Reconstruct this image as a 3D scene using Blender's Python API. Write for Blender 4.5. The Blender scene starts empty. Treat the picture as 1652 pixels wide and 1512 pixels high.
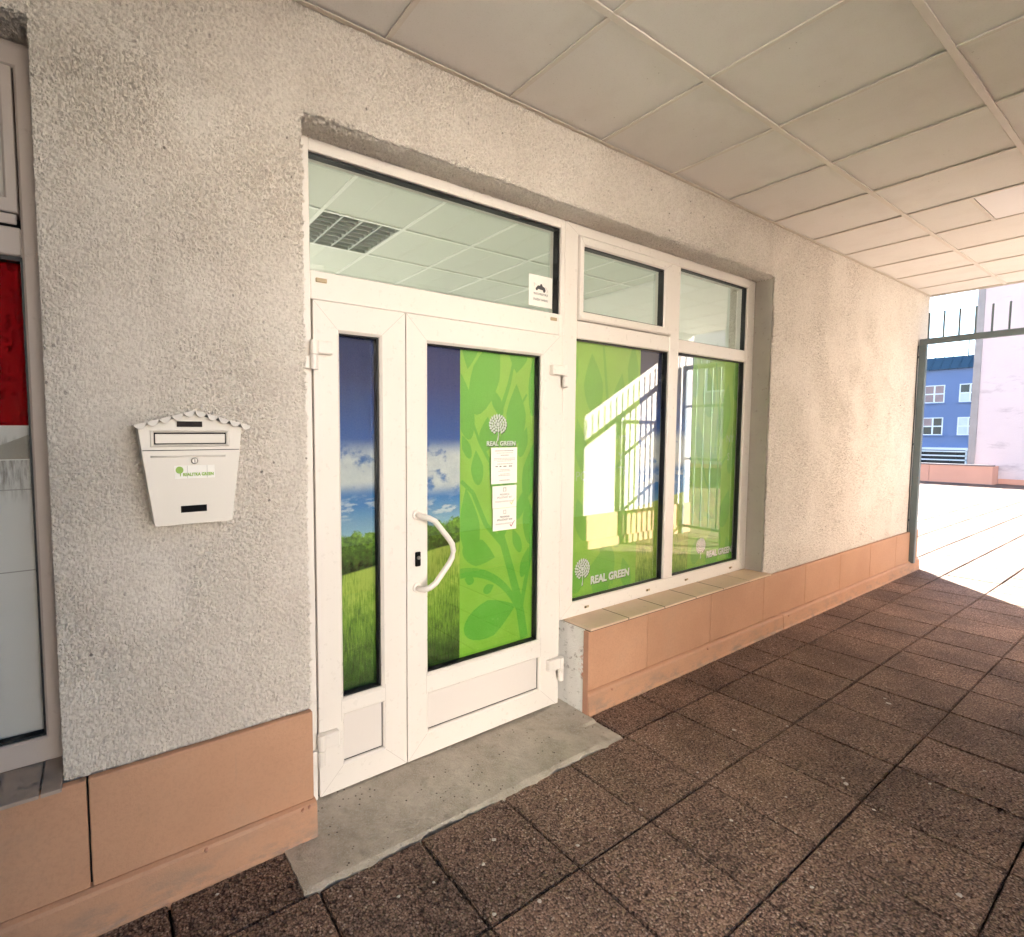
import bpy, bmesh, math, random
import numpy as np
from mathutils import Vector
R = math.radians
random.seed(7)
rng = np.random.default_rng(11)
S = bpy.context.scene
COL = S.collection

# ------------------------------------------------------------------ camera
cam_d = bpy.data.cameras.new('camera'); cam = bpy.data.objects.new('camera', cam_d); COL.objects.link(cam)
S.camera = cam
FPX, CX, CY = 835.9, 706.1, 753.9              # focal length and principal point in pixels of a 1652 x 1512 frame
cam_d.sensor_fit = 'HORIZONTAL'; cam_d.sensor_width = 36.0
cam_d.lens = 36.0 * FPX / 1652
cam_d.shift_x = (826 - CX) / 1652; cam_d.shift_y = (CY - 756) / 1652
cam_d.clip_start = 0.02; cam_d.clip_end = 3000
cam.location = (-0.972, -1.794, 1.463)
cam.rotation_euler = (R(90 - 3.73), 0, R(-33.43))

# ------------------------------------------------------------------ sky, sun, exposure
SUN = Vector((1.0, 0.97, 0.522)).normalized()   # towards the sun
elev = math.asin(SUN.z); azim = math.atan2(SUN.x, SUN.y)
W = bpy.data.worlds.new('World'); S.world = W; W.use_nodes = True
wn = W.node_tree.nodes; wl = W.node_tree.links
sky = wn.new('ShaderNodeTexSky'); sky.sky_type = 'NISHITA'; sky.sun_disc = False
sky.sun_elevation = elev; sky.sun_rotation = azim
sky.altitude = 200; sky.air_density = 1.0; sky.dust_density = 0.1; sky.ozone_density = 2.5
wl.new(sky.outputs[0], wn['Background'].inputs[0]); wn['Background'].inputs[1].default_value = 0.05
sd = bpy.data.lights.new('sun', 'SUN'); sd.energy = 5.0; sd.angle = R(0.5); sd.color = (1.0, 0.94, 0.86)
so = bpy.data.objects.new('sun', sd); COL.objects.link(so)
so.rotation_euler = SUN.to_track_quat('Z', 'Y').to_euler(); so.location = (12, 12, 12)
S.view_settings.view_transform = 'Standard'; S.view_settings.look = 'None'; S.view_settings.gamma = 1
S.view_settings.use_curve_mapping = False
S.view_settings.exposure = 3.72
S.render.engine = 'CYCLES'
S.cycles.use_denoising = True
try: S.cycles.denoiser = 'OPENIMAGEDENOISE'
except Exception: pass
S.cycles.max_bounces = 9; S.cycles.diffuse_bounces = 6; S.cycles.glossy_bounces = 3; S.cycles.transparent_max_bounces = 10
S.cycles.use_adaptive_sampling = True; S.cycles.adaptive_threshold = 0.025; S.cycles.adaptive_min_samples = 12
S.cycles.caustics_reflective = False; S.cycles.caustics_refractive = False
S.cycles.sample_clamp_indirect = 6

# ------------------------------------------------------------------ materials
MATS = {}
class NT:
    def __init__(s, name):
        m = bpy.data.materials.new(name); m.use_nodes = True; s.m = m
        s.n = m.node_tree.nodes; s.l = m.node_tree.links; s.b = s.n['Principled BSDF']; s.out = s.n['Material Output']
        MATS[name] = m
        s.geo = s.n.new('ShaderNodeNewGeometry'); s.pos = s.geo.outputs['Position']
    def lk(s, a, b): s.l.new(a, b)
    def val(s, inp, v):
        if hasattr(v, 'is_linked') or hasattr(v, 'links'): s.lk(v, inp)
        else: inp.default_value = v
    def noise(s, scale, detail=3, rough=.55, vec=None, dist=0, out='Fac'):
        t = s.n.new('ShaderNodeTexNoise'); t.inputs['Scale'].default_value = scale
        t.inputs['Detail'].default_value = detail; t.inputs['Roughness'].default_value = rough; t.inputs['Distortion'].default_value = dist
        s.lk(vec if vec is not None else s.pos, t.inputs['Vector']); return t.outputs[out]
    def voro(s, scale, feature='F1', vec=None, out='Distance', rnd=1):
        t = s.n.new('ShaderNodeTexVoronoi'); t.feature = feature; t.inputs['Scale'].default_value = scale
        t.inputs['Randomness'].default_value = rnd
        s.lk(vec if vec is not None else s.pos, t.inputs['Vector']); return t.outputs[out]
    def ramp(s, fac, stops, interp='LINEAR'):
        r = s.n.new('ShaderNodeValToRGB'); r.color_ramp.interpolation = interp
        e = r.color_ramp.elements
        while len(e) < len(stops): e.new(0.5)
        for k, (p, c) in enumerate(stops):
            e[k].position = p
            e[k].color = (c[0], c[1], c[2], 1) if hasattr(c, '__len__') else (c, c, c, 1)
        s.lk(fac, r.inputs[0]); return r.outputs[0]
    def mix(s, f, a, b, mode='MIX'):
        x = s.n.new('ShaderNodeMix'); x.data_type = 'RGBA'; x.blend_type = mode
        s.val(x.inputs[0], f)
        for i, v in ((6, a), (7, b)):
            if hasattr(v, 'links'): s.lk(v, x.inputs[i])
            else: x.inputs[i].default_value = (v[0], v[1], v[2], 1)
        return x.outputs[2]
    def math(s, op, a, b=0.0, c=None, clamp=False):
        x = s.n.new('ShaderNodeMath'); x.operation = op; x.use_clamp = clamp
        for i, v in enumerate((a, b) + ((c,) if c is not None else ())):
            s.val(x.inputs[i], v)
        return x.outputs[0]
    def xyz(s, vec=None):
        x = s.n.new('ShaderNodeSeparateXYZ'); s.lk(vec if vec is not None else s.pos, x.inputs[0]); return x.outputs
    def comb(s, x, y, z):
        c = s.n.new('ShaderNodeCombineXYZ')
        for i, v in enumerate((x, y, z)): s.val(c.inputs[i], v)
        return c.outputs[0]
    def maprange(s, v, a, b, c=0.0, d=1.0, smooth=False):
        m = s.n.new('ShaderNodeMapRange'); s.lk(v, m.inputs[0])
        m.interpolation_type = 'SMOOTHSTEP' if smooth else 'LINEAR'
        for i, q in enumerate((a, b, c, d)): s.val(m.inputs[i + 1], q)
        return m.outputs[0]
    def scale(s, v):
        m = s.n.new('ShaderNodeMapping'); m.inputs['Scale'].default_value = v; s.lk(s.pos, m.inputs[0]); return m.outputs[0]
    def bump(s, h, strength=.5, dist=.005, prev=None):
        b = s.n.new('ShaderNodeBump'); b.inputs['Strength'].default_value = strength; b.inputs['Distance'].default_value = dist
        s.lk(h, b.inputs['Height'])
        if prev is not None: s.lk(prev, b.inputs['Normal'])
        return b.outputs[0]
    def fin(s, col=None, rough=.6, nrm=None, metal=0, spec=None):
        if col is not None:
            if hasattr(col, 'links'): s.lk(col, s.b.inputs['Base Color'])
            else: s.b.inputs['Base Color'].default_value = (*col, 1)
        s.val(s.b.inputs['Roughness'], rough)
        s.b.inputs['Metallic'].default_value = metal
        if spec is not None: s.b.inputs['Specular IOR Level'].default_value = spec
        if nrm is not None: s.lk(nrm, s.b.inputs['Normal'])
        return s.m

def plain(name, col, rough=.5, var=.06, vscale=6, metal=0, bump=0, bscale=300, spec=None):
    t = NT(name)
    n = t.noise(vscale, 4)
    c = t.mix(n, [k * (1 - var) for k in col], [min(1, k * (1 + var)) for k in col])
    nr = t.bump(t.noise(bscale, 2), bump, .002) if bump else None
    return t.fin(c, rough, nr, metal, spec)

# roughcast plaster (relief is geometry; the material adds grain, grime and pits)
def m_roughcast(name, relief):
    t = NT(name)
    big = t.noise(1.3, 5, .6)
    c = t.mix(t.maprange(big, .3, .72), (.79, .73, .655), (.865, .815, .75))
    streak = t.noise(1.0, 4, .6, t.scale((7, 7, .9)))
    c = t.mix(t.maprange(streak, .56, .8, 0, .22), c, (.47, .43, .385))
    grain = t.xyz(t.voro(125, 'F1', None, 'Color'))[0]
    c = t.mix(t.maprange(grain, .35, 1.0, 0, .46), c, (.54, .48, .42))
    g2 = t.noise(300, 3, .6)
    c = t.mix(t.maprange(g2, .4, .75, 0, .25), c, (.50, .445, .395))
    pit = t.voro(16, 'F1'); pit2 = t.noise(3.1, 2)
    pm = t.math('MULTIPLY', t.maprange(pit, .10, .055), t.maprange(pit2, .5, .58))
    c = t.mix(t.math('MULTIPLY', pm, .8), c, (.16, .14, .12))
    pe = t.voro(34, 'F1', t.scale((1, 1, .6))); pe2 = t.noise(2.3, 3, .6)
    pm2 = t.math('MULTIPLY', t.maprange(pe, .17, .10), t.maprange(pe2, .47, .56))
    c = t.mix(t.math('MULTIPLY', pm2, .55), c, (.30, .26, .22))
    n = t.bump(t.noise(300, 4, .65), .9, .006)
    if relief:
        v = t.voro(75, 'SMOOTH_F1'); v2 = t.noise(85, 3, .6)
        n = t.bump(t.math('ADD', v2, t.math('MULTIPLY', v, .6)), 1.0, .014, n)
    return t.fin(c, .9, n, spec=.25)
m_roughcast('roughcast', False)
m_roughcast('roughcast_bumped', True)

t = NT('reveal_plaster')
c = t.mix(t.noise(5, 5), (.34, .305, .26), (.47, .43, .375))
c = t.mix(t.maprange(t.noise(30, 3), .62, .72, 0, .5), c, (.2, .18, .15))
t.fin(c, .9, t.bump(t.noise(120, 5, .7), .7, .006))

def m_plinth(name, a, b):
    t = NT(name)
    c = t.mix(t.maprange(t.noise(2.2, 4), .3, .7), a, b)
    c = t.mix(t.maprange(t.noise(90, 3, .7), .45, .8, 0, .4), c, [k * .72 for k in a])
    oi = t.n.new('ShaderNodeObjectInfo')
    c = t.mix(t.math('MULTIPLY', oi.outputs['Random'], .35), c, [k * .8 for k in b])
    c = t.mix(t.maprange(t.noise(4.5, 6, .72), .55, .78, 0, .5), c, (.40, .27, .19))
    scuff = t.math('MULTIPLY', t.maprange(t.noise(7, 6, .75, t.scale((1, 1, 2.5))), .47, .66), t.maprange(t.xyz()[2], .0, .13, .9, 0))
    c = t.mix(scuff, c, (.23, .19, .16))
    c = t.mix(t.maprange(t.noise(14, 4, .6, t.scale((5, 1, .5))), .63, .8, 0, .3), c, (.36, .25, .18))
    return t.fin(c, .62, t.bump(t.noise(210, 4, .6), .35, .004), spec=.3)
m_plinth('plinth_paint', (.47, .26, .16), (.56, .325, .205))
plain('plinth_edge_paint', (.42, .22, .145), .7, .15, 20, bump=.4)
t = NT('parapet_render')
c = t.mix(t.noise(9, 5), (.62, .60, .57), (.78, .76, .73))
c = t.mix(t.maprange(t.noise(26, 5, .7), .56, .66), c, (.30, .27, .24))
s_ = t.xyz()
rust = t.math('MULTIPLY', t.maprange(t.noise(60, 3), .48, .6), t.maprange(s_[1], .02, -.02))
rust = t.math('MULTIPLY', rust, t.math('MULTIPLY', t.maprange(s_[2], .17, .21), t.maprange(s_[2], .36, .31)))
c = t.mix(rust, c, (.45, .16, .09))
t.fin(c, .9, t.bump(t.noise(150, 4, .7), .6, .005))

t = NT('upvc_white')
c = t.mix(t.noise(3, 4), (.735, .69, .635), (.79, .75, .70))
c = t.mix(t.maprange(t.noise(22, 6, .8), .6, .8, 0, .55), c, (.56, .48, .40))
t.fin(c, t.maprange(t.noise(40, 3), .3, .7, .26, .4), t.bump(t.noise(9, 2), .04, .01), spec=.5)
plain('upvc_panel', (.69, .645, .605), .45, .03, 4)
t = NT('upvc_shaded')  # white plastic coloured darker for the dim left end, with random blotches
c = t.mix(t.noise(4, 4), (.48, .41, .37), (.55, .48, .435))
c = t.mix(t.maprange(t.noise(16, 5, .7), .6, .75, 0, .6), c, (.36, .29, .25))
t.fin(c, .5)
plain('seam_grey', (.42, .38, .34), .6, .1)
plain('gasket_black', (.012, .012, .013), .5, .2)
plain('gap_black', (.006, .006, .006), .9, .1)
plain('drain_cap_tan', (.46, .36, .22), .5, .1, 60)
t = NT('sill_tile_glaze')
oi = t.n.new('ShaderNodeObjectInfo')
c = t.mix(t.noise(6, 5, .65), (.66, .475, .325), (.77, .60, .44))
c = t.mix(t.math('MULTIPLY', oi.outputs['Random'], .4), c, (.52, .40, .31))
c = t.mix(t.maprange(t.noise(28, 5, .7), .58, .75, 0, .5), c, (.36, .29, .22))
t.fin(c, .55, t.bump(t.noise(60, 3), .12, .003), spec=.3)
plain('sill_tile_dark', (.40, .32, .265), .5, .2, 12, bump=.15)
plain('grout', (.06, .04, .028), .9, .2, 40)

t = NT('concrete_step')
c = t.mix(t.maprange(t.noise(5, 6, .75), .32, .68), (.33, .285, .225), (.60, .54, .455))
c = t.mix(t.maprange(t.noise(140, 3, .7), .5, .72), c, (.52, .49, .43))
c = t.mix(t.maprange(t.noise(11, 4, .6), .58, .75, 0, .55), c, (.19, .165, .13))
sp = t.math('MULTIPLY', t.maprange(t.voro(38), .17, .10), t.maprange(t.noise(8, 2), .48, .55))
c = t.mix(sp, c, (.07, .055, .05))
t.fin(c, .82, t.bump(t.math('ADD', t.noise(150, 4, .7), t.math('MULTIPLY', t.voro(170, 'SMOOTH_F1'), .5)), .8, .006), spec=.3)

t = NT('pebble_slab')
oi = t.n.new('ShaderNodeObjectInfo')
warp = t.noise(60, 2, out='Color')
vv = t.n.new('ShaderNodeVectorMath'); vv.operation = 'MULTIPLY_ADD'; t.lk(warp, vv.inputs[0]); vv.inputs[1].default_value = (.006,) * 3; t.lk(t.pos, vv.inputs[2])
vec = vv.outputs[0]
cellc = t.voro(140, 'F1', vec, 'Color'); dist = t.voro(140, 'F1', vec)
lum = t.xyz(cellc)[0]
c = t.ramp(lum, [(0, (.20, .122, .088)), (.5, (.272, .172, .127)), (.85, (.34, .228, .172)), (.97, (.41, .298, .235)), (1, (.48, .38, .31))])
c = t.mix(t.maprange(dist, .42, .75), c, (.085, .053, .039))
big = t.maprange(t.noise(2.4, 5, .6), .3, .7, .66, 1.25)
big = t.math('MULTIPLY', big, t.math('MULTIPLY_ADD', oi.outputs['Random'], .28, .88))
cc = t.n.new('ShaderNodeVectorMath'); cc.operation = 'SCALE'; t.lk(c, cc.inputs[0]); t.lk(big, cc.inputs['Scale'])
n = t.bump(t.math('SUBTRACT', 1.0, dist), .7, .008)
n = t.bump(t.noise(420, 3), .4, .003, n)
t.fin(cc.outputs[0], .75, n, spec=.22)
plain('joint_dirt', (.028, .022, .018), .95, .3, 40, bump=.5)
plain('gum', (.52, .47, .41), .7, .25, 80, bump=.2)

t = NT('ceiling_board')
oi = t.n.new('ShaderNodeObjectInfo')
c = t.mix(oi.outputs['Random'], (.79, .765, .73), (.84, .82, .79))
c = t.mix(t.maprange(t.noise(5, 4), .5, .8, 0, .25), c, (.60, .555, .50))
c = t.mix(t.maprange(t.noise(230, 2), .58, .75, 0, .25), c, (.5, .46, .41))
fl = t.math('MULTIPLY', t.maprange(t.voro(30), .10, .06), t.maprange(t.noise(4.5, 2), .58, .64))
c = t.mix(t.math('MULTIPLY', fl, .6), c, (.3, .26, .22))
t.fin(c, .9, t.bump(t.noise(260, 3), .25, .003), spec=.2)
plain('ceiling_tee', (.74, .69, .63), .5, .1, 10)
plain('ceiling_trim', (.60, .54, .46), .55, .15, 14)
plain('light_diffuser', (.86, .85, .84), .4, .02)
plain('office_board', (.76, .80, .75), .9, .03, 3, bump=.1)
plain('office_tee', (.95, .97, .94), .4, .02)
plain('office_wall', (.82, .84, .81), .8, .03)
plain('office_floor', (.42, .38, .32), .5, .1)
plain('louvre_metal', (.62, .66, .64), .35, .05, metal=.3)
plain('louvre_dark', (.20, .23, .22), .5, .1)

def m_glass(name, ior, tint=(1, 1, 1)):
    t = NT(name); t.n.remove(t.b)
    fr = t.n.new('ShaderNodeFresnel'); fr.inputs['IOR'].default_value = ior
    front = t.math('SUBTRACT', 1.0, t.geo.outputs['Backfacing'])
    f = t.math('MULTIPLY', fr.outputs[0], front)
    tr = t.n.new('ShaderNodeBsdfTransparent'); tr.inputs[0].default_value = (*tint, 1)
    gl = t.n.new('ShaderNodeBsdfGlossy'); gl.inputs['Roughness'].default_value = 0.0
    wav = t.bump(t.noise(1.6, 1), .006, .01); t.lk(wav, gl.inputs['Normal'])
    mx = t.n.new('ShaderNodeMixShader'); t.lk(f, mx.inputs[0]); t.lk(tr.outputs[0], mx.inputs[1]); t.lk(gl.outputs[0], mx.inputs[2])
    t.lk(mx.outputs[0], t.out.inputs[0])
m_glass('glass', 2.5, (.965, .985, .972))
m_glass('glass_side', 1.45, (.97, .975, .97))

# printed window films -------------------------------------------------------
def m_photo(name, ztop, cl0, cl1, bush_top, bush_bot, navy=(.012, .03, .17), skyc=(.05, .24, .62), xs=0.0):
    t = NT(name); x, y, z = t.xyz()
    wob = t.math('MULTIPLY_ADD', t.noise(9, 3), .07, -.035)
    zz = t.math('ADD', z, wob)
    slope = t.math('MULTIPLY_ADD', x, .13, z if False else 0.0)
    g = t.maprange(z, bush_top, ztop)
    skyr = t.ramp(g, [(0, (.30, .52, .70)), (.14, skyc), (.48, (.035, .12, .44)), (.78, navy), (1, [k * .8 for k in navy])])
    cn = t.noise(6.5, 6, .6, t.scale((1, 1, 1.4)))
    band = t.math('MULTIPLY', t.maprange(z, cl0, cl0 + .07, smooth=True), t.maprange(z, cl1, cl1 - .10, smooth=True))
    cm = t.math('MULTIPLY', t.maprange(cn, .36, .47, smooth=True), band)
    c = t.mix(t.math('MULTIPLY', cm, .95), skyr, t.mix(t.noise(22, 4), (.50, .55, .62), (.86, .87, .86)))
    low = t.math('MULTIPLY', t.maprange(t.noise(8, 6, .6, t.scale((1, 1, 3))), .5, .6, smooth=True), t.math('MULTIPLY', t.maprange(z, cl0 - .11, cl0 - .06), t.maprange(z, cl0 + .02, cl0 - .03)))
    c = t.mix(t.math('MULTIPLY', low, .7), c, (.75, .78, .80))
    bn = t.noise(42, 5, .7)
    lit = t.maprange(z, bush_bot, bush_top)
    bc = t.ramp(t.math('MULTIPLY', bn, t.math('MULTIPLY_ADD', lit, .55, .55)), [(.22, (.012, .03, .008)), (.42, (.07, .17, .02)), (.62, (.25, .46, .05)), (.8, (.55, .72, .16))])
    edge = t.math('ADD', z, t.math('MULTIPLY_ADD', t.noise(26, 4, .6), .12, -.06))
    c = t.mix(t.maprange(edge, bush_top + .006, bush_top - .006), c, bc)
    gv = t.scale((150, 1, 20))
    gn = t.noise(1.0, 4, .65, gv)
    gn2 = t.noise(14, 4, .6)
    gl = t.maprange(z, bush_bot - .50, bush_bot - .04)
    gm = t.math('MULTIPLY', t.math('MULTIPLY_ADD', gn2, .6, gn), t.math('MULTIPLY_ADD', gl, .62, .38))
    gc = t.ramp(gm, [(.22, (.012, .03, .006)), (.42, (.06, .15, .015)), (.62, (.22, .40, .04)), (.86, (.50, .64, .12))])
    c = t.mix(t.maprange(t.math('ADD', z, t.math('MULTIPLY', x, -.12)), bush_bot + .004, bush_bot - .004), c, gc)
    return t.fin(c, .45, spec=.4)
m_photo('film_photo_door', 1.86, 1.20, 1.45, 1.05, .90)
m_photo('film_photo_leaf', 1.86, 1.17, 1.45, 1.06, .90, navy=(.045, .06, .22))
m_photo('film_photo_window', 2.0, 1.22, 1.5, .98, .80, navy=(.06, .07, .16))
def m_green(name, a, b):
    t = NT(name); z = t.xyz()[2]
    c = t.mix(t.maprange(t.math('ADD', z, t.math('MULTIPLY', t.noise(3, 2), .3)), .5, 2.1), a, b)
    c = t.mix(t.maprange(t.noise(5, 3), .35, .7, 0, .3), c, [min(1, k * 1.25) for k in b])
    return t.fin(c, .45, spec=.4)
m_green('film_green', (.23, .55, .03), (.42, .68, .14))
m_green('film_leaf_print', (.10, .45, .025), (.24, .57, .11))
m_green('film_leaf_faint', (.15, .48, .035), (.30, .60, .12))
plain('print_white', (.86, .87, .84), .45, .02)
plain('print_dark', (.055, .10, .04), .5, .1)
plain('print_pale', (.50, .66, .42), .5, .05)
plain('paper', (.83, .81, .76), .6, .03, 20)
plain('ink', (.06, .06, .065), .6, .1)
plain('ink_grey', (.33, .31, .29), .6, .1)
plain('ink_gold', (.72, .60, .25), .5, .1)
plain('ink_red', (.34, .02, .06), .5, .1)
plain('ink_lime', (.24, .42, .05), .5, .15, 120)
plain('film_red', (.30, .001, .004), .7, .06, spec=.05)
t = NT('film_white')
c = t.mix(t.noise(3, 4), (.60, .575, .55), (.70, .675, .65))
x, y, z = t.xyz()
dirt = t.math('MULTIPLY', t.maprange(t.noise(6, 5, .7, t.scale((9, 1, 1.2))), .45, .6), t.math('MULTIPLY', t.maprange(z, 1.25, 1.32), t.maprange(z, 1.46, 1.43)))
c = t.mix(t.math('MULTIPLY', dirt, .75), c, (.17, .14, .12))
t.fin(c, .5)
# metal, mailbox
t = NT('mailbox_enamel')
c = t.mix(t.noise(5, 4), (.67, .62, .555), (.71, .665, .60))
t.fin(c, .38, t.bump(t.noise(18, 2), .05, .006))
plain('lock_metal', (.34, .32, .30), .45, .1, metal=1)
plain('slot_dark', (.010, .009, .009), .85, .2, spec=.1)
plain('smoked_window', (.030, .022, .020), .7, .4, 60, spec=.15)
t = NT('gate_paint')
c = t.mix(t.noise(12, 4), (.11, .15, .165), (.16, .205, .22))
c = t.mix(t.maprange(t.noise(40, 4, .7), .62, .72), c, (.20, .12, .08))
t.fin(c, .5, spec=.4)
# background
t = NT('pale_plaster')
c = t.mix(t.noise(.8, 5, .6), (.46, .39, .42), (.56, .49, .515))
st = t.noise(2.0, 6, .7, t.scale((1, .5, 1.6)))
c = t.mix(t.maprange(st, .57, .72, 0, .6), c, (.27, .23, .25))
t.fin(c, .9, t.bump(t.noise(30, 4), .3, .02))
plain('grey_concrete', (.26, .245, .25), .85, .25, 3, bump=.3, bscale=40)
plain('planter_paint', (.52, .27, .205), .75, .08, 2)
plain('coping_dark', (.13, .105, .11), .8, .2)
plain('soil', (.10, .075, .055), .95, .3, 8)
plain('blue_plaster', (.165, .225, .40), .85, .06, .4)
plain('roof_metal', (.035, .075, .11), .45, .15, 1.5)
plain('white_frame', (.78, .80, .82), .5, .03)
plain('window_dark', (.035, .04, .05), .15, .4, 1.0)
plain('curtain_pink', (.36, .25, .24), .7, .3, 1.5)
plain('blind_pale', (.62, .66, .70), .6, .15, 2)
plain('cream_plaster', (.82, .76, .68), .9, .05, .6)
plain('bounce_concrete', (.44, .40, .35), .9, .15, 1.5)
plain('terrain', (.12, .115, .10), .95, .2, .1)
plain('grey_render', (.55, .52, .49), .9, .08, 1)

# ------------------------------------------------------------------ builders
def wloc(o):
    v = Vector((0, 0, 0))
    while o is not None: v += o.location; o = o.parent
    return v
class MB:
    def __init__(s): s.v = []; s.f = []; s.mi = []; s.cur = 0
    def add(s, vs, fs):
        o = len(s.v); s.v += [tuple(p) for p in vs]; s.f += [tuple(i + o for i in f) for f in fs]; s.mi += [s.cur] * len(fs); return s
    def box(s, x0, x1, y0, y1, z0, z1):
        return s.add([(x0, y0, z0), (x1, y0, z0), (x1, y1, z0), (x0, y1, z0), (x0, y0, z1), (x1, y0, z1), (x1, y1, z1), (x0, y1, z1)],
                     [(0, 3, 2, 1), (4, 5, 6, 7), (0, 1, 5, 4), (1, 2, 6, 5), (2, 3, 7, 6), (3, 0, 4, 7)])
    def cbox(s, x0, x1, y0, y1, z0, z1, c=.003):
        bm = bmesh.new(); bmesh.ops.create_cube(bm, size=1)
        for v in bm.verts:
            v.co = ((x0 + x1) / 2 + v.co.x * (x1 - x0), (y0 + y1) / 2 + v.co.y * (y1 - y0), (z0 + z1) / 2 + v.co.z * (z1 - z0))
        bmesh.ops.bevel(bm, geom=list(bm.edges), offset=c, segments=1, affect='EDGES')
        bm.verts.index_update()
        s.add([v.co[:] for v in bm.verts], [[v.index for v in f.verts] for f in bm.faces]); bm.free(); return s
    def prism(s, poly, y0, y1):          # polygon in x,z extruded along y (y0 nearer the viewer)
        n = len(poly)
        vs = [(x, y0, z) for x, z in poly] + [(x, y1, z) for x, z in poly]
        return s.add(vs, [tuple(range(n)), tuple(range(2 * n - 1, n - 1, -1))] + [(i, i + n, (i + 1) % n + n, (i + 1) % n) for i in range(n)])
    def flat(s, poly, y):
        return s.add([(x, y, z) for x, z in poly], [tuple(range(len(poly)))])
    def ring(s, inner, outer, yf, yg, yb, ch=.006, oc=.003):   # mitred frame round a rectangular opening (x0,x1,z0,z1)
        prof = [(0, 'i', yb), (0, 'i', yf + ch), (ch, 'i', yf), (oc, 'o', yf), (0, 'o', yf + oc), (0, 'o', yb)]
        vs = []
        for d, k, y in prof:
            if k == 'i': a, b, c, e = inner[0] - d, inner[1] + d, inner[2] - d, inner[3] + d
            else: a, b, c, e = outer[0] + d, outer[1] - d, outer[2] + d, outer[3] - d
            vs += [(a, y, c), (b, y, c), (b, y, e), (a, y, e)]
        fs = []
        m = len(prof)
        for i in range(m):
            j = (i + 1) % m
            for q in range(4):
                r = (q + 1) % 4
                fs.append((i * 4 + q, i * 4 + r, j * 4 + r, j * 4 + q))
        return s.add(vs, fs)
    def tube(s, pts, r, n=10, cap=True):
        pts = [Vector(p) for p in pts]; rings = []; up = Vector((0.13, 0.27, 0.95)).normalized()
        for i, p in enumerate(pts):
            d = (pts[min(i + 1, len(pts) - 1)] - pts[max(i - 1, 0)]).normalized()
            a = d.cross(up).normalized() if abs(d.dot(up)) < .98 else d.cross(Vector((1, 0, 0))).normalized()
            b = a.cross(d).normalized(); rr = r[i] if hasattr(r, '__len__') else r
            rings.append([p + a * math.cos(2 * math.pi * k / n) * rr + b * math.sin(2 * math.pi * k / n) * rr for k in range(n)])
        vs = [q for g in rings for q in g]
        fs = [(i * n + k, i * n + (k + 1) % n, (i + 1) * n + (k + 1) % n, (i + 1) * n + k) for i in range(len(pts) - 1) for k in range(n)]
        if cap: fs += [tuple(range(n - 1, -1, -1)), tuple(range((len(pts) - 1) * n, len(pts) * n))]
        return s.add(vs, fs)
    def build(s, name, mat, parent=None, loc=None, smooth=False, recalc=True):
        me = bpy.data.meshes.new(name)
        base = wloc(parent) if parent is not None else Vector((0, 0, 0))
        off = Vector(loc) if loc is not None else base
        me.from_pydata([(v[0] - off.x, v[1] - off.y, v[2] - off.z) for v in s.v], [], s.f)
        for m in (mat if isinstance(mat, (list, tuple)) else [mat]): me.materials.append(MATS[m])
        if any(s.mi): me.polygons.foreach_set('material_index', s.mi)
        if recalc:
            bm = bmesh.new(); bm.from_mesh(me); bmesh.ops.recalc_face_normals(bm, faces=bm.faces); bm.to_mesh(me); bm.free()
        if smooth: me.polygons.foreach_set('use_smooth', [True] * len(me.polygons))
        me.update()
        o = bpy.data.objects.new(name, me); COL.objects.link(o)
        if parent is not None: o.parent = parent
        o.location = off - base
        return o
def tag(o, label, cat, group=None):
    o['label'] = label; o['category'] = cat
    if group: o['group'] = group
    return o
def thing(name, label, cat, loc=(0, 0, 0), group=None):
    o = bpy.data.objects.new(name, None); COL.objects.link(o); o.location = loc; o.empty_display_size = .2
    return tag(o, label, cat, group)
def struct(o): o['kind'] = 'structure'; return o
def box(name, mat, parent, *b, c=0):
    m = MB(); (m.cbox(*b, c) if c else m.box(*b)); return m.build(name, mat, parent)

def text_polys(body, size, bold=0.0, spacing=1.0, align='LEFT'):
    cu = bpy.data.curves.new('lettering', 'FONT'); cu.body = body; cu.size = size; cu.offset = bold
    cu.space_character = spacing; cu.align_x = align; cu.resolution_u = 3; cu.fill_mode = 'FRONT'
    o = bpy.data.objects.new('lettering', cu); COL.objects.link(o)
    dg = bpy.context.evaluated_depsgraph_get(); ev = o.evaluated_get(dg); me = ev.to_mesh()
    v = [p.co[:] for p in me.vertices]; f = [tuple(p.vertices) for p in me.polygons]
    ev.to_mesh_clear(); bpy.data.objects.remove(o); bpy.data.curves.remove(cu)
    return v, f
def put_text(mb, body, x, z, y, size, width=None, bold=0.0, align='LEFT', slant=0.0):
    v, f = text_polys(body, size, 0, align=align)
    if not v: return mb
    sx = 1.0
    if width:
        w = max(p[0] for p in v) - min(p[0] for p in v); sx = width / max(w, 1e-6)
    for k, (ox, oz) in enumerate([(0, 0)] if not bold else [(bold, bold), (-bold, bold), (bold, -bold), (-bold, -bold), (0, 0)]):
        mb.add([(x + ox + p[0] * sx, y - 1.5e-5 * k, z + oz + p[1] + slant * p[0] * sx) for p in v], f)
    return mb

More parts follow.
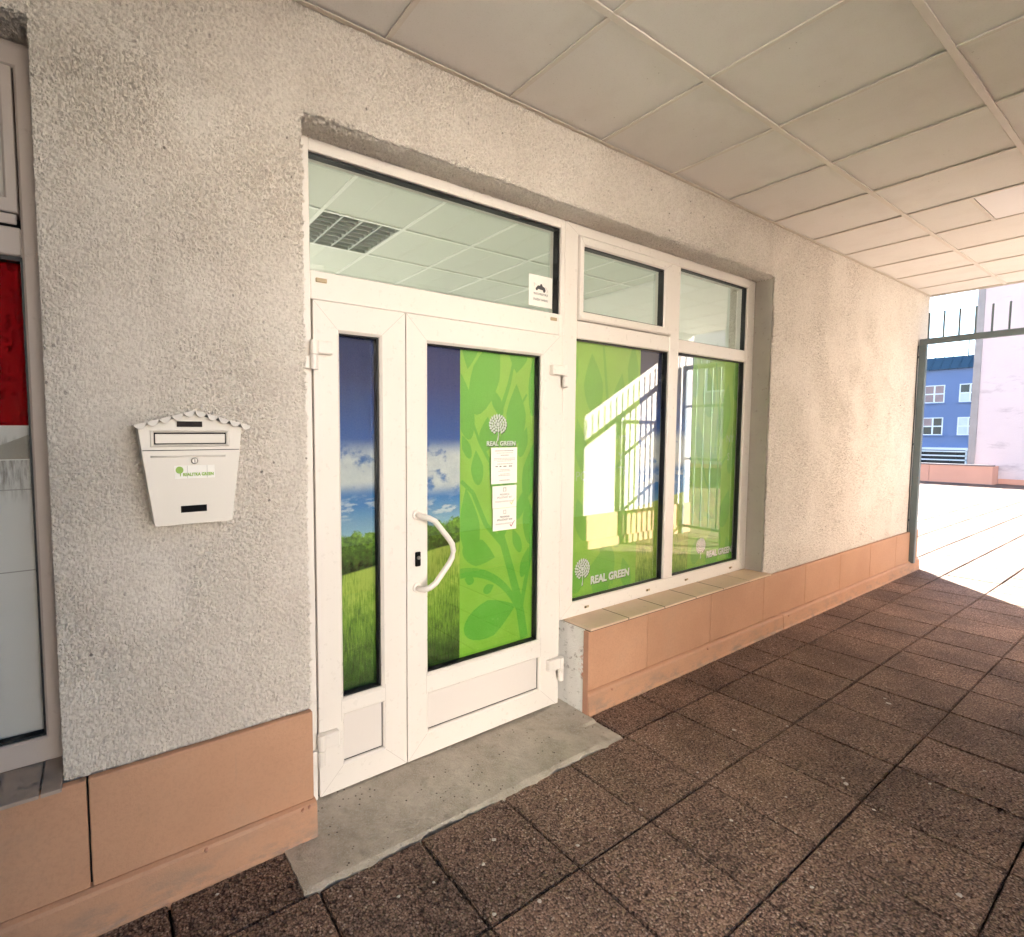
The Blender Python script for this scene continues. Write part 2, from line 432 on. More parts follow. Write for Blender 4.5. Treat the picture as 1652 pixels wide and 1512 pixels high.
# ------------------------------------------------------------------ ground and paving
gnd = struct(MB().add([(-1500, -1500, -4.5), (1500, -1500, -4.5), (1500, 1500, -4.5), (-1500, 1500, -4.5)], [(0, 1, 2, 3)]).build('ground', 'terrain'))
deck = struct(box('terrace', 'joint_dirt', None, -32, 22.2, -32, 32, -4.4, -.045))
pave = bpy.data.objects.new('pavement', None); COL.objects.link(pave); struct(pave)
SL = MB().cbox(-.5, .5, -.5, .5, -.044, 0, .0).v if False else None
def slab_mesh():
    bm = bmesh.new(); bmesh.ops.create_cube(bm, size=1)
    for v in bm.verts: v.co = (v.co.x * .3965, v.co.y * .3965, -.022 + v.co.z * .044)
    top = [e for e in bm.edges if all(v.co.z > -.01 for v in e.verts)]
    bmesh.ops.bevel(bm, geom=top, offset=.004, segments=2, affect='EDGES')
    me = bpy.data.meshes.new('paving_slab'); bm.to_mesh(me); bm.free(); me.materials.append(MATS['pebble_slab']); return me
slab_me = slab_mesh()
xj = [1.122 + .401 * i for i in range(0, 53)]
xj = [.735, .345, -.044, -.424, -.832, -1.23, -1.63, -2.03, -2.43, -2.83, -3.23, -3.63][::-1] + xj
yj_in = [-.048, -.273] + [-.273 - .401 * k for k in range(1, 6)]           # inside the passage
yj_out = [-.273 + .401 * k for k in range(-24, 30)]
camf = cam.matrix_basis.to_3x3() @ Vector((0, 0, -1))
Rm = cam.rotation_euler.to_matrix(); Cl = cam.location
def project(p):
    q = Rm.transposed() @ (Vector(p) - Cl)
    if q.z > -.05: return None
    return (CX + FPX * q.x / -q.z, CY - FPX * q.y / -q.z)
slabs = []
for i in range(len(xj) - 1):
    x0, x1 = xj[i], xj[i + 1]; xm = (x0 + x1) / 2
    if xm < 6.46:
        rows = sorted(yj_in, reverse=True)
        if x0 > 6.1: rows = sorted(yj_in + [], reverse=True)
    else: rows = sorted(yj_out, reverse=True)
    for k in range(len(rows) - 1):
        ya, yb = rows[k], rows[k + 1]
        if xm < 6.46 and k == 0 and -.46 < xm < 1.1: continue          # the concrete doorstep lies here
        slabs.append((x0, x1, yb, ya))
def seen(sb):
    c = [project((x, y, 0)) for x in sb[:2] for y in sb[2:]]
    if any(p is None for p in c): return 1e9 if sb[0] > -2.6 and sb[0] < 0 else -1
    xs = [p[0] for p in c]; ys = [p[1] for p in c]
    if max(xs) < -5 or min(xs) > 1657 or max(ys) < 0 or min(ys) > 1517: return -1
    return (max(xs) - min(xs)) * (max(ys) - min(ys))
slabs.sort(key=seen, reverse=True)
far = MB()
for n, (x0, x1, y0, y1) in enumerate(slabs):
    if n < 290 and seen((x0, x1, y0, y1)) > 0:
        o = bpy.data.objects.new('paving_slab', slab_me); COL.objects.link(o); o.parent = pave
        o.location = ((x0 + x1) / 2 + random.uniform(-.0012, .0012), (y0 + y1) / 2 + random.uniform(-.0012, .0012), random.uniform(-.0022, .0012))
        gx_ = .008 if x0 < 6.3 else .013; gy_ = .005 if x0 < 6.3 else .011
        o.scale = ((x1 - x0 - gx_) / .3965, (y1 - y0 - gy_) / .3965, 1)
        o.rotation_euler = (random.uniform(-.003, .003), random.uniform(-.003, .003), random.uniform(-.003, .003))
    else:
        g = .006; z = random.uniform(-.002, .001)
        far.add([(x0 + g, y0 + g, z), (x1 - g, y0 + g, z), (x1 - g, y1 - g, z), (x0 + g, y1 - g, z)] + [(x0 + g, y0 + g, -.04), (x1 - g, y0 + g, -.04), (x1 - g, y1 - g, -.04), (x0 + g, y1 - g, -.04)],
                [(0, 1, 2, 3), (0, 4, 5, 1), (1, 5, 6, 2), (2, 6, 7, 3), (3, 7, 4, 0)])
fo = far.build('distant_paving_slabs', 'pebble_slab', pave); fo['kind'] = 'stuff'

# doorstep: uneven pale concrete slab with a ragged edge
def doorstep():
    m = MB(); nx, ny = 120, 32
    vs = []
    for j in range(ny + 1):
        for i in range(nx + 1):
            u, v = i / nx, j / ny
            x = -.470 + u * (1.108 + .470); y = .185 - v * (.185 + .268)
            if j == ny: y += .006 * math.sin(x * 9 + 1) + .004 * math.sin(x * 31) + .003 * math.sin(x * 67 + 2) + random.uniform(-.002, .002) + (-.008 if x > .2 else 0)
            if i == 0: x += random.uniform(-.0015, .0015)
            z = .006 + .003 * math.sin(x * 5 + y * 7) + random.uniform(-.0008, .0008)
            if j == ny: z -= .007
            if x > .98 and y < -.1: z -= .008 * min(1, (x - .98) / .06)
            vs.append((x, y, z))
    fs = [(j * (nx + 1) + i, j * (nx + 1) + i + 1, (j + 1) * (nx + 1) + i + 1, (j + 1) * (nx + 1) + i) for j in range(ny) for i in range(nx)]
    m.add(vs, fs); o = len(m.v)
    e = [ny * (nx + 1) + i for i in range(nx + 1)]; lw = [(vs[k][0], vs[k][1], -.044) for k in e]
    m.v += lw
    for i in range(nx): m.f.append((e[i], e[i + 1], o + i + 1, o + i)); m.mi.append(0)
    e2 = [j * (nx + 1) for j in range(ny + 1)]; o = len(m.v); m.v += [(vs[k][0], vs[k][1], -.044) for k in e2]
    for i in range(ny): m.f.append((e2[i], e2[i + 1], o + i + 1, o + i)); m.mi.append(0)
    ob = m.build('doorstep', 'concrete_step', None, loc=(.35, 0, -.044))
    return tag(ob, 'worn pale concrete doorstep strip in front of the white double door', 'doorstep')
doorstep()

# chewing gum and droppings trodden into the slabs
gm = MB()
spots = [(.408, -.607, 8), (.75, -.622, 7), (.987, -.845, 8), (1.598, -1.002, 13), (1.507, -1.122, 7), (2.571, -.868, 14), (1.265, -1.41, 11), (.908, -1.14, 8), (.137, -.692, 9),
         (.074, -.793, 7), (1.611, -.538, 10), (-.101, -.452, 6), (.177, -.422, 9), (.078, -.485, 8), (-.223, -.434, 7), (-.01, -.648, 8), (1.89, -1.195, 7), (1.867, -.668, 8), (2.62, -.84, 9),
         (1.63, -.98, 9), (2.2, -1.3, 6), (1.3, -.9, 5), (.6, -.95, 5), (.3, -.5, 4), (2.9, -.5, 6), (3.4, -.9, 6), (-.35, -.35, 5), (.55, -.42, 5), (1.15, -.62, 6), (1.42, -.36, 6), (1.36, -.33, 5), (-.7, -.11, 6)]
for (x, y, r) in spots:
    r = r * .00085; n = 9; a0 = random.random() * 6
    rim = [(x + math.cos(a0 + 6.283 * k / n) * r * random.uniform(.7, 1.2) * 1.15, y + math.sin(a0 + 6.283 * k / n) * r * random.uniform(.7, 1.2), .0012) for k in range(n)]
    gm.add([(x, y, .0034)] + rim, [(0, k + 1, (k + 1) % n + 1) for k in range(n)])
go = gm.build('gum_spots', 'gum'); go['kind'] = 'stuff'; go['label'] = 'pale chewing gum spots trodden into the brown paving slabs'; go['category'] = 'gum spots'

# ------------------------------------------------------------------ the building over the passage
HC = 2.909; XE = 6.45; YO = -2.27; XL = -13.0
bld = thing('passage_building', 'long building over the covered passage with rough white plaster and peach plinth', 'building', (2.7, 0, 0))
# heightfield for the roughcast relief, band-limited noise on a 4 mm lattice
NN = 1024
def band_noise(seed, size_px, sharp):
    r_ = np.random.default_rng(seed); a = r_.standard_normal((NN, NN))
    fx = np.fft.fftfreq(NN)[:, None]; fy = np.fft.fftfreq(NN)[None, :]; fr = np.sqrt(fx * fx + fy * fy)
    f0 = 1.0 / size_px
    g = np.exp(-((fr - f0) ** 2) / (2 * (f0 * sharp) ** 2))
    b = np.real(np.fft.ifft2(np.fft.fft2(a) * g)); return b / b.std()
_a = band_noise(1, 3.4, .75); _b = band_noise(2, 3.0, .6); _c = band_noise(7, 5.5, .6)
FLD = np.clip(np.maximum(_a, _b) * .75 + _c * .45, -1.1, 2.2) + .30 * band_noise(3, 2.2, .3) + .25 * band_noise(4, 60, .5)
def relief(u, v):      # metres -> metres
    a = (u / .004) % NN; b = (v / .004) % NN
    i = np.floor(a).astype(int); j = np.floor(b).astype(int); fa = a - i; fb = b - j
    i1 = (i + 1) % NN; j1 = (j + 1) % NN; i %= NN; j %= NN
    return .0040 * (FLD[i, j] * (1 - fa) * (1 - fb) + FLD[i1, j] * fa * (1 - fb) + FLD[i, j1] * (1 - fa) * fb + FLD[i1, j1] * fa * fb)
def rough_patch(name, x0, x1, z0, z1, step, rag=(0, 0, 0, 0), soffit=False, amp=1.0):
    nx = max(2, int(round((x1 - x0) / step))); nz = max(2, int(round((z1 - z0) / step)))
    gx, gz = np.meshgrid(np.linspace(x0, x1, nx + 1), np.linspace(z0, z1, nz + 1), indexing='xy')
    h = relief(gx + 9.1, gz + 3.3) * amp * np.clip(.95 + 130 * relief(gx / 34 + 1.7, gz / 34 + .4), .45, 1.5)
    X = gx.copy(); Z = gz.copy()
    def r1(n, s): return relief(np.linspace(0, n * .0045, n), np.full(n, s)) * 1.1
    if rag[0]: X[:, 0] += np.abs(r1(nz + 1, 1.1)) * rag[0]
    if rag[1]: X[:, -1] += r1(nz + 1, 2.2) * rag[1]
    if rag[2]:
        over = np.where((z0 > 2) & (gx[0] > -1.086) & (gx[0] < -.347), 0.0, 1.0)
        Z[0, :] += r1(nx + 1, 3.1) * rag[2] * over
    if rag[3]: Z[-1, :] += r1(nx + 1, .7) * rag[3]
    if soffit: co = np.stack([X, gz, 2.556 - h], -1)
    else: co = np.stack([X, -h, Z], -1)
    co = co.reshape(-1, 3) - np.array([2.7, 0, 0])
    idx = np.arange((nx + 1) * (nz + 1)).reshape(nz + 1, nx + 1)
    q = np.stack([idx[:-1, :-1], idx[:-1, 1:], idx[1:, 1:], idx[1:, :-1]], -1).reshape(-1, 4)
    # skirt that turns the edges back into the wall
    me = bpy.data.meshes.new(name); me.vertices.add(len(co)); me.vertices.foreach_set('co', co.ravel())
    me.loops.add(q.size); me.loops.foreach_set('vertex_index', q.ravel().astype(np.int32))
    me.polygons.add(len(q)); me.polygons.foreach_set('loop_start', np.arange(0, q.size, 4, dtype=np.int32))
    me.polygons.foreach_set('use_smooth', np.zeros(len(q), bool))
    me.update(calc_edges=True); me.materials.append(MATS['roughcast'])
    o = bpy.data.objects.new(name, me); COL.objects.link(o); o.parent = bld; return o
rough_patch('roughcast_wall', -1.084, -.349, .455, 2.556, .0040, rag=(1, 1.4, 1.6, 0))
rough_patch('roughcast_wall', -1.75, 3.0, 2.556, HC + .01, .0040, rag=(0, 0, 1.6, 0))
rough_patch('roughcast_wall', 3.0, XE, 2.556, HC + .01, .0055, amp=.8)
rough_patch('roughcast_wall', 3.036, XE, .425, 2.556, .0056, rag=(1, 0, 1, 0), amp=.8)
rough_patch('roughcast_soffit', -.349, 3.036, .002, .126, .0042, soffit=True, amp=1.05)
rough_patch('roughcast_soffit', -1.75, -1.084, .002, .126, .0050, soffit=True, amp=.6)
core = MB()
core.box(-1.083, -.351, .005, .30, 0, 2.557)
core.box(3.0365, XE - .002, .005, .30, 0, 2.557)
core.box(XL, XE - .002, .006, .30, 2.5575, HC + .2)
core.box(1.116, 3.0364, -.018, .30, 0, .445)
core.box(XL, -1.0835, .005, .30, 0, .455)
core.box(XL, -1.76, .0045, .30, .456, 2.557)
core.build('wall_core', 'roughcast_bumped', bld)
box('reveal_face', 'reveal_plaster', bld, 3.033, 3.0362, .004, .20, .448, 2.556)
box('end_wall_face', 'roughcast_bumped', bld, XE - .0018, XE, -.004, .30, .0, HC + .2)
box('parapet_end', 'parapet_render', bld, 1.108, 1.1158, -.020, .17, 0, .447)
upper = MB(); upper.box(XL, XE, YO - .42, 5.2, HC + .21, 4.3); upper.build('upper_mass', 'grey_render', bld)  # unseen mass that blocks sky light, kept low so the sun passes over
box('fascia_board', 'ceiling_trim', bld, XE - .012, XE + .004, YO + .004, -.006, HC - .012, HC + .22)

# plinth panels, skirting strips, sill tiles
def plinth_run(xs, z0, z1, y=-.03, t=.026):
    for a, b in zip(xs[:-1], xs[1:]):
        m = MB(); m.cbox(a + .0028, b - .0028, y, y + t, z0, z1, .003); m.build('plinth_panel', 'plinth_paint', bld)
plinth_run([-3.09, -2.405, -1.715, -1.027], .128, .458)
plinth_run([-1.027, -.347], .128, .458)
plinth_run([1.112, 1.641, 2.308, 3.008], .112, .443)
plinth_run([3.008, 3.68, 4.36, 5.05, 5.74, 6.42], .112, .428)
box('plinth_backing', 'gap_black', bld, -3.09, -.352, -.008, .004, .02, .452)
box('plinth_backing', 'gap_black', bld, 1.1165, 3.036, -.0195, -.0182, .02, .440)
box('plinth_backing', 'gap_black', bld, 3.04, 6.40, -.008, .004, .02, .42)
def skirt(a, b, h, y=-.052):
    m = MB(); prof = [(y + .016, h), (y + .005, h - .006), (y, h - .016), (y - .004, .012), (y - .010, .004), (y - .010, -.02), (y + .04, -.02), (y + .04, h)]
    n = len(prof); a += .0015; b -= .0015
    m.add([(a, p[0], p[1]) for p in prof] + [(b, p[0], p[1]) for p in prof], [tuple(range(n)), tuple(range(2 * n - 1, n - 1, -1))] + [(i, (i + 1) % n, (i + 1) % n + n, i + n) for i in range(n)])
    m.build('skirting_strip', 'plinth_paint', bld)
for a, b in zip([-3.1, -1.55], [-1.55, -.345]): skirt(a, b, .132)
for a, b in zip([1.110, 2.165, 3.274, 4.379, 5.45], [2.165, 3.274, 4.379, 5.45, 6.42]): skirt(a, b, .113 + random.uniform(-.002, .003), -.052 + random.uniform(-.003, .002))
box('plinth_end_face', 'plinth_edge_paint', bld, 1.106, 1.1095, -.052, -.0205, .0, .443)
# screw heads on the skirting
for (x, z, y) in [(-.72, .118, -.054), (-.40, .118, -.054), (-.375, .12, -.054), (1.30, .09, -.056), (2.24, .092, -.056), (3.35, .09, -.056)]:
    MB().tube([(x, y + .004, z), (x, y - .003, z), (x, y - .0045, z)], [.006, .006, .003], 8).build('screw_head', 'plinth_edge_paint', bld)
sx = [1.114, 1.428, 1.760, 2.085, 2.405, 2.735, 3.046]
box('sill_grout', 'grout', bld, 1.118, 3.030, -.0545, .128, .443, .4563)
for a, b in zip(sx[:-1], sx[1:]):
    m = MB(); yb = .128
    if b > 3.0:
        m.prism([(a + .0015, .4465), (3.0325, .4465), (3.0325, .4575), (a + .0015, .4575)], -.006, yb)
        m.prism([(a + .0015, .4465), (3.045, .4465), (3.045, .4575), (a + .0015, .4575)], -.057, -.0062)
    else: m.cbox(a + .0036, b - .0036, -.057, yb, .4465, .4575 + random.uniform(-.0005, .0008), .002)
    m.build('sill_tile', 'sill_tile_glaze', bld)
for a, b in zip([-1.80, -1.46, -1.135], [-1.46, -1.135, -1.080]):
    m = MB()
    if b > -1.1: m.cbox(a + .002, -1.0855, -.055, .128, .460, .471, .0015)
    else: m.cbox(a + .002, b - .002, -.055, .128, .460, .471, .002)
    m.build('sill_tile', 'sill_tile_dark', bld)

# opposite side of the passage (behind the camera, seen in the window reflections)
opp = thing('opposite_wall', 'rough white plaster wall with peach plinth facing the shop windows', 'wall', (0, YO, 0))
XA, XB = -1.08, .74                        # unseen opening added for fill light, onto a yard, behind the photographer
for a0, a1 in ((XL, XA), (XB, XE)):
    ow = MB(); ow.box(a0, a1, YO - .4, YO, 0, HC + .205); ow.build('plaster_wall', 'roughcast_bumped', opp)
for k in range(-18, 9):
    a = XB + .68 * k
    if a + .6 > XA and a < XB - .01: continue
    MB().box(a + .002, min(a + .678, XE - .01), YO - .002, YO + .03, .10, .43).build('plinth_panel', 'plinth_paint', opp)
for a, b in ((-12.6, -9), (-9, -5), (-5, XA), (XB, 2.2), (2.2, 4.3), (4.3, 6.43)):
    MB().box(a + .001, b - .001, YO - .002, YO + .048, -.02, .112).build('skirting_strip', 'plinth_paint', opp)
struct(MB().add([(-31, -31, -.03), (6.2, -31, -.03), (6.2, YO - .02, -.03), (-31, YO - .02, -.03)], [(0, 1, 2, 3)]).build('added_yard', 'bounce_concrete'))  # unseen ground, added pale to bounce light into the passage
yb = thing('bounce_building', 'unseen white plaster building added to bounce sunlight across the yard', 'building', (-6, -17, -.03))
yb.rotation_euler = (0, 0, R(-40))  # added reflector, turned to the sun so its wall bounces fill inside
def ypart(name, mat, parent, *b):
    o = MB().box(*b).build(name, mat); o.parent = parent; return o
ypart('plaster_wall', 'cream_plaster', yb, -14, 16, -7, 0, 0, 8)
for k in range(7):
    w = ypart('window', 'white_frame', yb, -13 + 4.0 * k, -11.6 + 4.0 * k, 0, .05, 3.6, 5.2); ypart('pane', 'window_dark', w, -12.9 + 4.0 * k, -11.7 + 4.0 * k, .052, .06, 3.7, 5.1)

# ------------------------------------------------------------------ suspended ceiling
ceil = thing('suspended_ceiling', 'suspended ceiling of beige square boards over the covered passage', 'ceiling', (2.4, -1.1, HC))
rows = [-.003, -.546, -1.150, -1.752, YO + .003]
xg = [-.02 + .6 * i for i in range(-7, 11)] + [XE - .014]
for r_, (ya, yb) in enumerate(zip(rows[:-1], rows[1:])):
    for a, b in zip(xg[:-1], xg[1:]):
        if b - a < .05: continue
        if r_ == 1 and abs(a - 3.58) < .01:
            MB().box(a + .002, b - .002, -.848, ya - .002, HC + .006, HC + .02).build('ceiling_tile', 'ceiling_board', ceil); continue
        z = HC + .0055 + random.uniform(0, .002)
        MB().box(a + .0015, b - .0015, yb + .0015, ya - .0015, z, z + .014).build('ceiling_tile', 'ceiling_board', ceil)
for y in rows[1:-1]:
    MB().cbox(xg[0], XE - .014, y - .0125, y + .0125, HC - .004, HC + .003, .0012).build('main_tee', 'ceiling_tee', ceil)
for x in xg[1:-1]:
    for r_, (ya, yb) in enumerate(zip(rows[:-1], rows[1:])):
        dx = random.uniform(-.004, .004)
        MB().cbox(x + dx - .011, x + dx + .011, yb + .0128, ya - .0128, HC - .003, HC + .0042, .001).build('cross_tee', 'ceiling_tee', ceil)
MB().cbox(3.59, 4.17, -.862, -.842, HC - .003, HC + .0042, .001).build('cross_tee', 'ceiling_tee', ceil)
wx = -4.2
while wx < XE - .02:
    b = min(wx + 1.9, XE - .016); MB().cbox(wx + .001, b - .001, -.022, -.004, HC - .006, HC - .0008, .0012).build('wall_trim', 'ceiling_trim', ceil); wx = b
lp = thing('ceiling_light', 'flat white light panel set in the passage ceiling, switched off', 'ceiling light', (3.88, -1.0, HC))
MB().cbox(3.592, 4.168, -1.136, -.864, HC + .002, HC + .03, .002).build('diffuser', 'light_diffuser', lp)
lf = MB(); lf.ring((3.6, 4.16, 0, 1), (3.59, 4.17, -.01, 1.01), 0, 0, .004, .001)
MB().box(-4.4, XE - .02, YO + .004, -.008, HC + .13, HC + .20).build('ceiling_void', 'gap_black', ceil)

# ------------------------------------------------------------------ glazing helpers
def pane(name, parent, x0, x1, z0, z1, y, mat='glass'):
    return MB().box(x0 - .004, x1 + .004, y, y + .006, z0 - .004, z1 + .004).build(name, mat, parent)
def gasket(parent, x0, x1, z0, z1, ya, yb, w=(.0015, .005, .005, .005)):
    m = MB()
    m.box(x0, x0 + w[0], ya, yb, z0, z1)
    m.box(x1 - w[1], x1, ya, yb, z0, z1)
    m.box(x0 + w[0], x1 - w[1], ya, yb, z0, z0 + w[2])
    m.box(x0 + w[0], x1 - w[1], ya, yb, z1 - w[3], z1)
    return m.build('gasket', 'gasket_black', parent)
def clip_poly(poly, x0, x1, z0, z1):
    for ax, lim, sg in ((0, x0, 1), (0, x1, -1), (1, z0, 1), (1, z1, -1)):
        out = []
        for i in range(len(poly)):
            a, b = poly[i], poly[(i + 1) % len(poly)]
            ia, ib = (a[ax] - lim) * sg >= 0, (b[ax] - lim) * sg >= 0
            if ia: out.append(a)
            if ia != ib:
                tt = (lim - a[ax]) / (b[ax] - a[ax]); out.append((a[0] + (b[0] - a[0]) * tt, a[1] + (b[1] - a[1]) * tt))
        poly = out
        if len(poly) < 3: return []
    return poly
def drop(cx, cz, w, h, ang, n=22):          # leaf drop: round bottom, pointed tip
    pts = []
    for k in range(n):
        a = 2 * math.pi * k / n
        r_ = .5 * (1 - math.sin(a)) if False else 1
        x = math.cos(a) * w / 2 * (1 - .0 * math.sin(a)); z = math.sin(a) * h / 2
        if math.sin(a) > 0: x *= (1 - math.sin(a)) ** .55 if math.sin(a) < 1 else 0
        pts.append((x, z))
    ca, sa = math.cos(ang), math.sin(ang)
    return [(cx + x * ca - z * sa, cz + x * sa + z * ca) for x, z in pts]
def tree_logo(m, cx, cz, w, h, y):           # little tree: oval of leaf drops over a bent trunk
    cz2 = cz + h * .14; ph = random.Random(3)
    for ringr, n in ((.12, 4), (.42, 9), (.70, 14), (.97, 20)):
        for k in range(n):
            a = 2 * math.pi * (k + .37 * n % 1) / n + ringr
            px, pz = math.cos(a) * w / 2 * ringr, math.sin(a) * h * .36 * ringr
            if pz < -h * .26 and abs(px) < w * .08: continue
            m.flat(drop(cx + px, cz2 + pz, w * .115, h * .135, a * .8 - math.pi / 2 + ph.uniform(-.5, .5)), y - 2e-6 * len(m.f))
    m.flat([(cx - w * .05, cz - h * .5), (cx + w * .03, cz - h * .5), (cx + w * .05, cz - h * .3), (cx + w * .035, cz - h * .08), (cx, cz - h * .08), (cx + w * .01, cz - h * .3)], y)
def logo(parent, tx, tz, tw, th, wx_, wz, ww, size, y, name='logo_print', shadow=True):
    if shadow:
        m = MB(); tree_logo(m, tx + .0035, tz - .004, tw, th, y - .0003); put_text(m, 'REAL GREEN', wx_ + .004, wz - .005, y - .0003, size, ww, size * .03)
        m.build(name + '_shadow', 'print_dark', parent, recalc=False)
    m = MB(); tree_logo(m, tx, tz, tw, th, y - .0006); put_text(m, 'REAL GREEN', wx_, wz, y - .0006, size, ww, size * .045)
    return m.build(name, 'print_white', parent, recalc=False)
def leaves(parent, rect, items, y, mat='film_leaf_print'):
    m = MB()
    for it in items:
        p = clip_poly(it, *rect)
        if len(p) >= 3: m.flat(p, y - 4e-6 * len(m.f))
    return m.build('leaf_print', mat, parent, recalc=False)
def ribbon(pts, w0, w1):                     # list of quads along a curved stem
    out = []; n = len(pts)
    for i in range(n - 1):
        (xa, za), (xb, zb) = pts[i], pts[i + 1]; d = math.hypot(xb - xa, zb - za); nx_, nz_ = -(zb - za) / d, (xb - xa) / d
        a = (w0 + (w1 - w0) * i / n) / 2; b = (w0 + (w1 - w0) * (i + 1) / n) / 2
        out.append([(xa + nx_ * a, za + nz_ * a), (xa - nx_ * a, za - nz_ * a), (xb - nx_ * b, zb - nz_ * b), (xb + nx_ * b, zb + nz_ * b)])
    return out
def arc(cx, cz, r, a0, a1, n=14, ez=1.0): return [(cx + math.cos(R(a0 + (a1 - a0) * k / n)) * r, cz + math.sin(R(a0 + (a1 - a0) * k / n)) * r * ez) for k in range(n + 1)]

# ------------------------------------------------------------------ the white double door with its transom light
door = thing('entrance_door', 'white plastic double glazed entrance door with transom light and printed glass', 'door', (.36, .15, 0))
YF = .120
m = MB()
m.cbox(-.352, -.279, YF, .20, .0, 2.553, .003)
m.cbox(1.0455, 1.0735, YF, .20, .0, 2.553, .003)
m.cbox(-.279, 1.0455, YF + .0005, .20, 2.506, 2.5525, .003)
m.cbox(-.279, 1.0455, YF + .0005, .20, 1.968, 2.074, .003)
m.build('door_frame', 'upvc_white', door)
box('threshold_bar', 'gasket_black', door, -.279, 1.0455, .135, .20, .001, .013)
box('gap_backing', 'gap_black', door, -.2785, 1.045, .188, .196, .014, 1.9675)  # black sheet added behind the leaves to darken the gaps and block light
gasket(door, -.279, 1.0455, 2.0742, 2.5058, YF + .012, YF + .045, (.002, .010, .003, .008))
pane('transom_pane', door, -.275, 1.041, 2.078, 2.502, YF + .045)
for x, z in ((-.237, 2.040), (.998, 2.044)):
    MB().cbox(x - .022, x + .022, YF - .006, YF + .001, z - .008, z + .008, .002).build('drain_cap', 'drain_cap_tan', door)

YL = .110
def leaf(X0, X1, gx0, gx1, gz0, gz1, px0, px1, pz0, pz1, zb=.016, zt=1.963):
    m = MB()
    # top frame ring round the glass and lower ring round the kick panel share a middle rail
    zm = (pz1 + gz0) / 2
    m.ring((gx0, gx1, gz0, gz1), (X0, X1, zm, zt), YL, .15, .185, .010, .00002)
    m.ring((px0, px1, pz0, pz1), (X0, X1, zb, zm), YL, .15, .185, .008, .00002)
    lf = m.build('door_leaf', 'upvc_white', door)
    MB().box(px0 - .004, px1 + .004, YL + .020, YL + .030, pz0 - .004, pz1 + .004).build('kick_panel', 'upvc_panel', lf)
    gasket(lf, px0, px1, pz0, pz1, YL + .0165, YL + .020, (.001, .002, .002, .001))
    gasket(lf, gx0, gx1, gz0, gz1, YL + .017, YL + .043, (.0012, .008, .006, .005))
    pane('glass_pane', lf, gx0, gx1, gz0, gz1, YL + .043)
    return lf
l1 = leaf(-.2745, .1225, -.168, .006, .392, 1.852, -.168, .012, .122, .322)
l2 = leaf(.1275, 1.0415, .237, .913, .390, 1.852, .237, .922, .124, .295)
YP = YL + .0525
MB().box(-.171, .009, YP, YP + .001, .389, 1.855).build('photo_film', 'film_photo_door', l1)
MB().box(.234, .444, YP, YP + .001, .387, 1.855).build('photo_film', 'film_photo_leaf', l2)
gf = MB().box(.4442, .916, YP, YP + .001, .387, 1.855).build('green_film', 'film_green', l2)
rect = (.446, .914, .389, 1.853)
its = [drop(.635, .55, .19, .34, -1.35), drop(.50, 1.03, .12, .36, .12), drop(.56, .885, .13, .21, -1.9), drop(.545, 1.30, .075, .17, .1), drop(.60, 1.46, .085, .17, -.1),
       drop(.79, 1.56, .13, .30, .0), drop(.60, 1.75, .17, .42, -.35), drop(.465, 1.60, .11, .34, .2), drop(.50, 1.86, .1, .2, 3), drop(.73, 1.36, .14, .34, .05), drop(.80, 1.84, .12, .16, 3.0),
       drop(.89, 1.28, .10, .30, -.2), drop(.50, .76, .045, .06, 1.2), drop(.62, .70, .05, .07, -1.2), drop(.88, 1.02, .08, .26, .1), drop(.90, 1.70, .06, .3, .0), drop(.84, 1.12, .06, .2, -.4)]
its += ribbon(arc(.46, .36, .40, 95, 8, ez=1.1), .05, .02) + ribbon([(.86, .40), (.82, .60), (.76, .78), (.70, .95), (.66, 1.12), (.63, 1.30), (.66, 1.5), (.74, 1.7), (.78, 1.85)], .055, .012)
its += ribbon([(.72, .90), (.60, 1.02), (.52, 1.18), (.45, 1.24)], .03, .015) + ribbon([(.70, .95), (.80, 1.10), (.90, 1.2)], .028, .012) + ribbon([(.83, .55), (.90, .85), (.91, 1.0)], .03, .012)
its += [drop(.70, 1.16, .06, .15, .5), drop(.76, 1.22, .05, .13, -.5), drop(.66, 1.62, .06, .16, .5), drop(.84, 1.42, .06, .16, -.3), drop(.48, 1.40, .05, .12, .4), drop(.86, .80, .06, .16, -.3), drop(.80, .92, .055, .14, .4)]
its += ribbon([(.64, 1.30), (.56, 1.42), (.50, 1.55)], .02, .008) + ribbon([(.65, 1.45), (.76, 1.52), (.86, 1.66)], .02, .008)
leaves(gf, rect, its, YP - .0006)
box('film_overlap', 'film_leaf_faint', gf, .4445, .9155, YP - .0004, YP - .0001, .388, .985) if False else None
logo(gf, .671, 1.490, .105, .125, .600, 1.404, .182, .030, YP - .0012)
def seams(parent, segs, y):
    for (xa, za), (xb, zb) in segs:
        d = math.hypot(xb - xa, zb - za); nx_, nz_ = -(zb - za) / d * .0006, (xb - xa) / d * .0006
        MB().flat([(xa + nx_, za + nz_), (xa - nx_, za - nz_), (xb - nx_, zb - nz_), (xb + nx_, zb + nz_)], y).build('mitre_seam', 'seam_grey', parent, recalc=False)
seams(l1, [((-.2735, 1.962), (-.178, 1.862)), ((.1215, 1.962), (.016, 1.862)), ((-.2735, .017), (-.176, .114)), ((.1215, .017), (.020, .114)), ((-.176, .357), (-.268, .357)), ((.018, .357), (.118, .357))][:4], YL - .0002)
seams(l2, [((.1285, 1.962), (.227, 1.862)), ((1.0405, 1.962), (.923, 1.862)), ((.1285, .017), (.229, .116)), ((1.0405, .017), (.930, .116))], YL - .0002)
for lf_, x0_, x1_ in ((l1, -.168, .008), (l2, .237, .917)):
    seams(lf_, [((x0_ - .012, .300), (x0_ - .012, .402)), ((x1_ + .012, .300), (x1_ + .012, .402))], YL - .0002)
